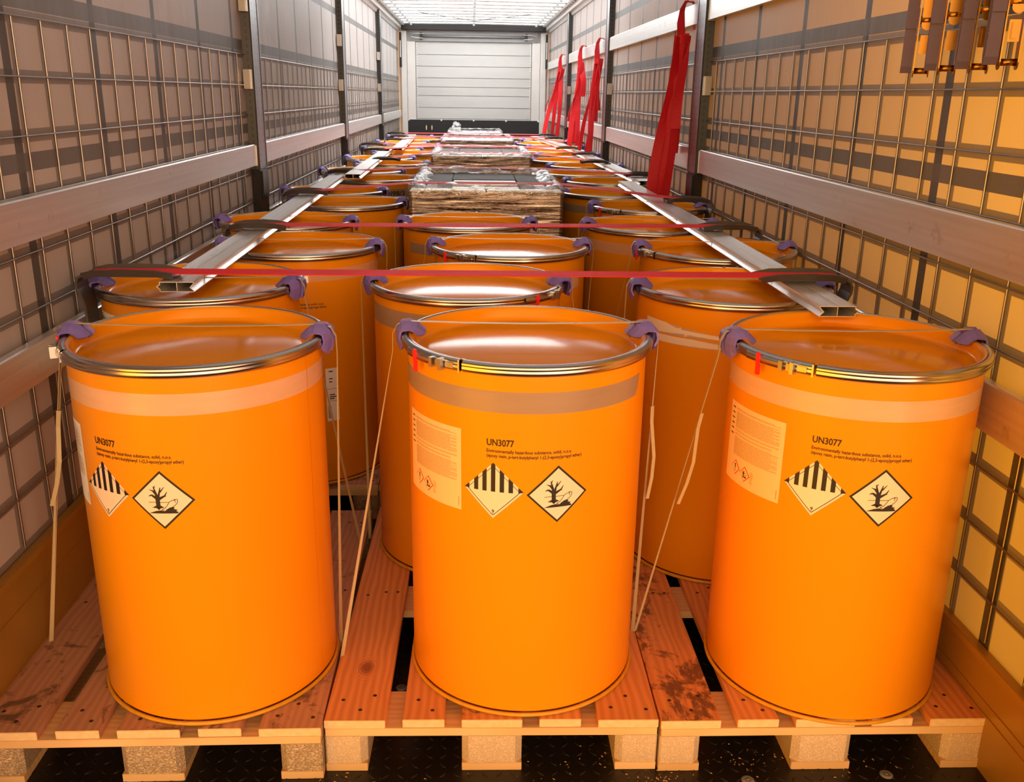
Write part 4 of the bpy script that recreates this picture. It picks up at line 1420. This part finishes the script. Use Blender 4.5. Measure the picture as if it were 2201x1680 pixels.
def tuft(m, c, r, seed, sx=1.0, sz=1.0):
    n = 22
    vs, fs = [], []
    for i in range(n + 1):
        for j in range(n):
            a, b = PI * i / n, 2 * PI * j / n
            p = Vector((math.sin(a) * math.cos(b), math.sin(a) * math.sin(b), math.cos(a)))
            k = r * (0.75 + 0.55 * noise.noise(p * 2.2 + Vector((seed, 0, 0))) + 0.35 * noise.noise(p * 6 + Vector((0, seed, 0))))
            vs.append((c[0] + p.x * k * sx, c[1] + p.y * k, c[2] + p.z * k * sz))
    for i in range(n):
        for j in range(n):
            fs.append((i * n + j, i * n + (j + 1) % n, (i + 1) * n + (j + 1) % n, (i + 1) * n + j))
    m.add(vs, fs, 0, False)
def build_stacks():
    specs = [(0.033, 2.99, 0.80, 1.20, 1.085, 'nearest film-wrapped stack with crumpled film round its open top', 1),
             (0.037, 5.72, 0.80, 1.20, 1.088, 'second film-wrapped stack from the camera, grey boards on top', 2),
             (0.025, 8.70, 0.80, 1.20, 1.072, 'third film-wrapped stack from the camera', 3),
             (0.012, 11.60, 0.765, 1.20, 1.040, 'farthest film-wrapped stack before the black kick board', 4)]
    for x, y, W, D, zt, lab, seed in specs:
        t = thing('wrapped_stack', lab, 'wrapped stack', (x, y, 0.1445), 0, 'film-wrapped stacks in the middle row')
        h = zt - 0.1445
        m = MB(); m.box(-W / 2 + 0.01, W / 2 - 0.01, 0.01, D - 0.01, 0.0, h - 0.018)
        m.build('carton_block', ['dark_gap'], t)
        # side film: four rippled sheets
        m = MB()
        n, k = 40, 110
        for s in range(4):
            vs, fs = [], []
            for i in range(n + 1):
                for j in range(k + 1):
                    u = i / n; z = h * j / k
                    q = noise.noise(Vector((u * 4 + s * 10 + seed * 3, z * 62, 0))) * 0.0036 + noise.noise(Vector((u * 1.5 + s * 10, z * 9, 3))) * 0.003
                    q *= min(1, 12 * u, 12 * (1 - u))
                    if s == 0: p = (-W / 2 + W * u, -q, z)
                    elif s == 1: p = (W / 2 + q, D * u, z)
                    elif s == 2: p = (W / 2 - W * u, D + q, z)
                    else: p = (-W / 2 - q, D - D * u, z)
                    vs.append(p)
            for i in range(n):
                for j in range(k):
                    fs.append((i * (k + 1) + j, (i + 1) * (k + 1) + j, (i + 1) * (k + 1) + j + 1, i * (k + 1) + j + 1))
            m.add(vs, fs, 0, True)
        m.build('stretch_film', ['film'], t)
        # top: grey boards round a slotted middle
        z0, z1 = h - 0.018, h
        for (a, b, c, d) in ((-W / 2 + .006, -0.19, 0.16, D - .02), (0.19, W / 2 - .006, 0.16, D - .02), (-0.186, 0.186, 0.75, D - .02)):
            m = MB(); m.box(a, b, c, d, z0, z1 - .002, 0, 0.002); m.build('top_board', ['grey_card'], t)
        for c in (0.24, 0.45, 0.64):
            m = MB(); m.box(-0.18, 0.18, c, c + 0.06, z0, z1 - .003, 0, 0.003); m.build('middle_bar', ['alu'], t)
        for a, b in ((-W / 2 + .004, -0.006), (0.006, W / 2 - .004)):
            m = MB(); m.box(a, b, 0.02, 0.145, z0, z1 + .004, 0, 0.005); m.build('edge_strip', ['white_alu'], t)
        for a in (-0.32, 0.27):
            m = MB(); m.box(a, a + 0.055, 0.20, 0.42, z1 - .002, z1 - .0012); m.build('paper_tape', ['paper_white'], t)
        m = MB()
        crumple(m, W, D, h, seed, (0.022, 0.010, 0.009, 0.010)[seed - 1], (0.085, 0.05, .045, .045)[seed - 1])
        if seed == 1:
            tuft(m, (-W / 2 + .03, D - .02, h + .03), 0.055, 3.1, 1.3, .8)
        if seed == 2:
            tuft(m, (-W / 2 + .02, D * .7, h + .012), 0.035, 5.7); tuft(m, (W / 2 - .02, .1, h + .015), 0.04, 1.7, 1.4, .8)
        if seed == 4:
            tuft(m, (-W / 2 + .12, 0.05, h + 0.075), 0.07, 2.2, 1.1, 1.1); tuft(m, (-W / 2 + .12, 0.0, h - 0.0), 0.05, 8.2, 1.2, 1.3)
        m.build('loose_film', ['loose'], t)
build_stacks()

# ------------------------------------------------------------------ red straps hanging on the right wall
def hang_strap(y, zt, tails, label, x0=1.150):
    """tails: list of (x top, x bottom, y shift at the bottom, z top, z end, facing angle, width)"""
    t = thing('hanging_strap', label, 'strap', (x0, y, zt), 0, 'red straps hanging from the upper right slats')
    # loop over the slat
    m = MB()
    pts = [(-0.020, -0.005, -0.19), (-0.026, 0.0, -0.10), (-0.022, 0.002, -0.03), (-0.006, 0.004, 0.010), (0.010, 0.006, 0.016), (0.032, 0.006, 0.014), (0.044, 0.004, -0.004), (0.046, 0.0, -0.06), (0.044, -0.004, -0.13)]
    wd = [(1, .25, 0), (1, .5, 0), (.7, 1, 0), (.3, 1, 0), (0, 1, 0), (0, 1, 0), (0, 1, 0), (0, 1, 0), (0, 1, 0)]
    m.ribbon(pts, wd, 0.046, 0.004)
    m.ribbon([(p[0] - 0.012, p[1] - 0.022, p[2] + .002) for p in pts[:5]], wd[:5], 0.040, 0.004)
    m.build('slat_loop', ['red_web'], t)
    m = MB()
    wpts = []
    for i in range(13):
        a = 2 * PI * i / 12
        wpts.append((-0.022 + 0.030 * math.cos(a), -0.010 + 0.022 * math.sin(a), -0.185 + 0.004 * i / 12))
    m.ribbon(wpts, (0, 0, 1), 0.045, 0.004)
    m.build('wrap_turn', ['red_web'], t)
    for q, (xa, xb, dy, za, ze, ang, w) in enumerate(tails):
        m = MB()
        n = 22
        pts, wd = [], []
        for i in range(n + 1):
            s = i / n
            z = za + (ze - za) * s
            e = s * s * (3 - 2 * s)
            xx = xa + (xb - xa) * (0.35 * e + 0.65 * s) + 0.007 * math.sin(s * 6 + q * 2.1)
            yy = -0.006 * q + dy * e + 0.012 * math.sin(s * 5 + q)
            pts.append((xx, yy, z))
            a = ang + 0.30 * math.sin(s * 6 + q * 1.7)
            wd.append((math.cos(a), math.sin(a), 0.0))
        m.ribbon(pts, wd, w * 1.12, 0.004)
        m.build('webbing_tail', ['red_web'], t)
    return t
def build_hanging():
    hang_strap(3.62, 2.052, [(-0.035, -0.150, -0.02, -0.16, -1.065, 0.25, .050), (-0.025, -0.100, 0.02, -0.17, -1.075, -0.2, .046), (-0.012, -0.055, 0.0, -0.16, -1.065, 0.15, .046), (-0.010, -0.030, -0.05, -0.15, -0.66, 0.1, .050), (0.002, -0.012, 0.08, -0.16, -0.80, 0.5, .046), (-0.040, -0.090, 0.04, -0.17, -0.80, 0.6, .046)],
               'red strap hanging over the upper slat, nearest the camera on the right wall')
    hang_strap(7.22, 2.052, [(-0.030, -0.155, 0.02, -0.16, -0.99, 1.0, .046), (-0.030, -0.075, 0.0, -0.16, -1.00, 0.25, .050), (-0.020, -0.085, 0.03, -0.16, -1.02, 0.5, .046), (-0.010, 0.005, -0.05, -0.16, -0.62, 1.1, .040), (0.0, -0.030, 0.05, -0.16, -0.72, 0.2, .046)],
               'dark red strap hanging beside the second right post')
    hang_strap(8.62, 2.052, [(-0.025, -0.115, 0.0, -0.16, -1.03, 0.2, .050), (-0.020, -0.040, 0.02, -0.16, -1.02, 0.3, .050), (-0.005, 0.010, -0.05, -0.15, -0.50, 0.2, .055), (-0.030, -0.130, 0.04, -0.25, -0.76, 1.2, .040), (-0.015, -0.075, 0.03, -0.16, -0.98, 0.2, .046)],
               'red strap hanging midway between the second and third right posts')
    hang_strap(10.95, 2.052, [(-0.030, -0.215, 0.0, -0.16, -0.98, 0.2, .050), (-0.020, -0.120, 0.05, -0.16, -1.03, 0.4, .046), (-0.005, -0.045, -0.05, -0.15, -1.01, 0.2, .048), (-0.040, -0.200, 0.1, -0.14, -0.70, 1.3, .022), (0.0, -0.02, 0.05, -0.16, -0.52, 0.5, .060)],
               'red strap hanging beyond the third right post, farthest from the camera')
build_hanging()

# ------------------------------------------------------------------ ratchet straps hanging at the upper right
def build_ratchets():
    names = ['leftmost of the four ratchet straps hanging at the top right', 'second from left of the four ratchet straps at the top right', 'third from left of the four ratchet straps at the top right', 'rightmost ratchet strap, cut by the right edge of the picture']
    first = None
    for i, (x, y, z) in enumerate(((1.105, 0.62, 1.625), (1.105, 0.485, 1.628), (1.105, 0.335, 1.628), (1.105, 0.215, 1.634))):
        if first is None:
            t = thing('ratchet_strap', names[i], 'ratchet strap', (x, y, z), -0.42, 'ratchet straps hanging at the top right')
            m = MB()
            # webbing loop: local x across, z up; front and back layers
            prof = [(-0.013, 0.44), (-0.015, 0.20), (-0.016, 0.07), (-0.012, 0.025), (-0.004, 0.010), (0.006, 0.012), (0.012, 0.030), (0.012, 0.20), (0.012, 0.44)]
            m.ribbon([(-0.026, p, z0) for p, z0 in prof], (1, 0, 0), 0.027, 0.004)
            m.ribbon([(-0.026, -0.0195, 0.44), (-0.026, -0.0205, 0.20), (-0.026, -0.0205, 0.115)], (1, 0, 0), 0.028, 0.004)
            m.build('webbing', ['blue_web'], t)
            # side plates
            for xx in (-0.008, 0.028):
                m = MB()
                pl = []
                for a in range(9):
                    q = PI + PI * a / 8
                    pl.append((0.0 + 0.016 * math.cos(q), 0.014 + 0.016 * math.sin(q)))
                pl += [(0.020, 0.10), (0.022, 0.16), (0.018, 0.42), (-0.014, 0.42), (-0.018, 0.16), (-0.014, 0.10)]
                m.extrude(pl, xx - 0.0014, xx + 0.0014, 0)
                m.build('side_plate', ['gold'], t)
            m = MB()
            m.tube([(-0.006, 0.0, 0.014), (0.030, 0.0, 0.014)], 0.0075, 12)
            m.build('bolt', ['gold'], t)
            m = MB()
            m.box(-0.001, 0.023, -0.012, -0.009, 0.055, 0.10, 0, 0.001)
            m.box(0.004, 0.018, -0.016, -0.011, 0.06, 0.095, 0, 0.002)
            m.build('pawl', ['gold'], t)
            m = MB()
            pl = []
            for a in range(9):
                q = PI + PI * a / 8
                pl.append((0.011 + 0.014 * math.cos(q), 0.125 + 0.014 * math.sin(q)))
            pl += [(0.025, 0.44), (-0.003, 0.44)]
            m.extrude([(a, b) for a, b in pl], -0.024, -0.021, 1)
            m.box(0.008, 0.014, -0.0245, -0.0235, 0.17, 0.215, 0, 0)
            m.build('handle', ['gold'], t)
            m = MB(); m.tube([(-0.006, -0.016, 0.135), (0.028, -0.016, 0.135)], 0.010, 12); m.build('spindle', ['gold'], t)
            first = t
        else:
            dup(first, names[i], (x, y, z), -0.42 + 0.04 * i)
build_ratchets()
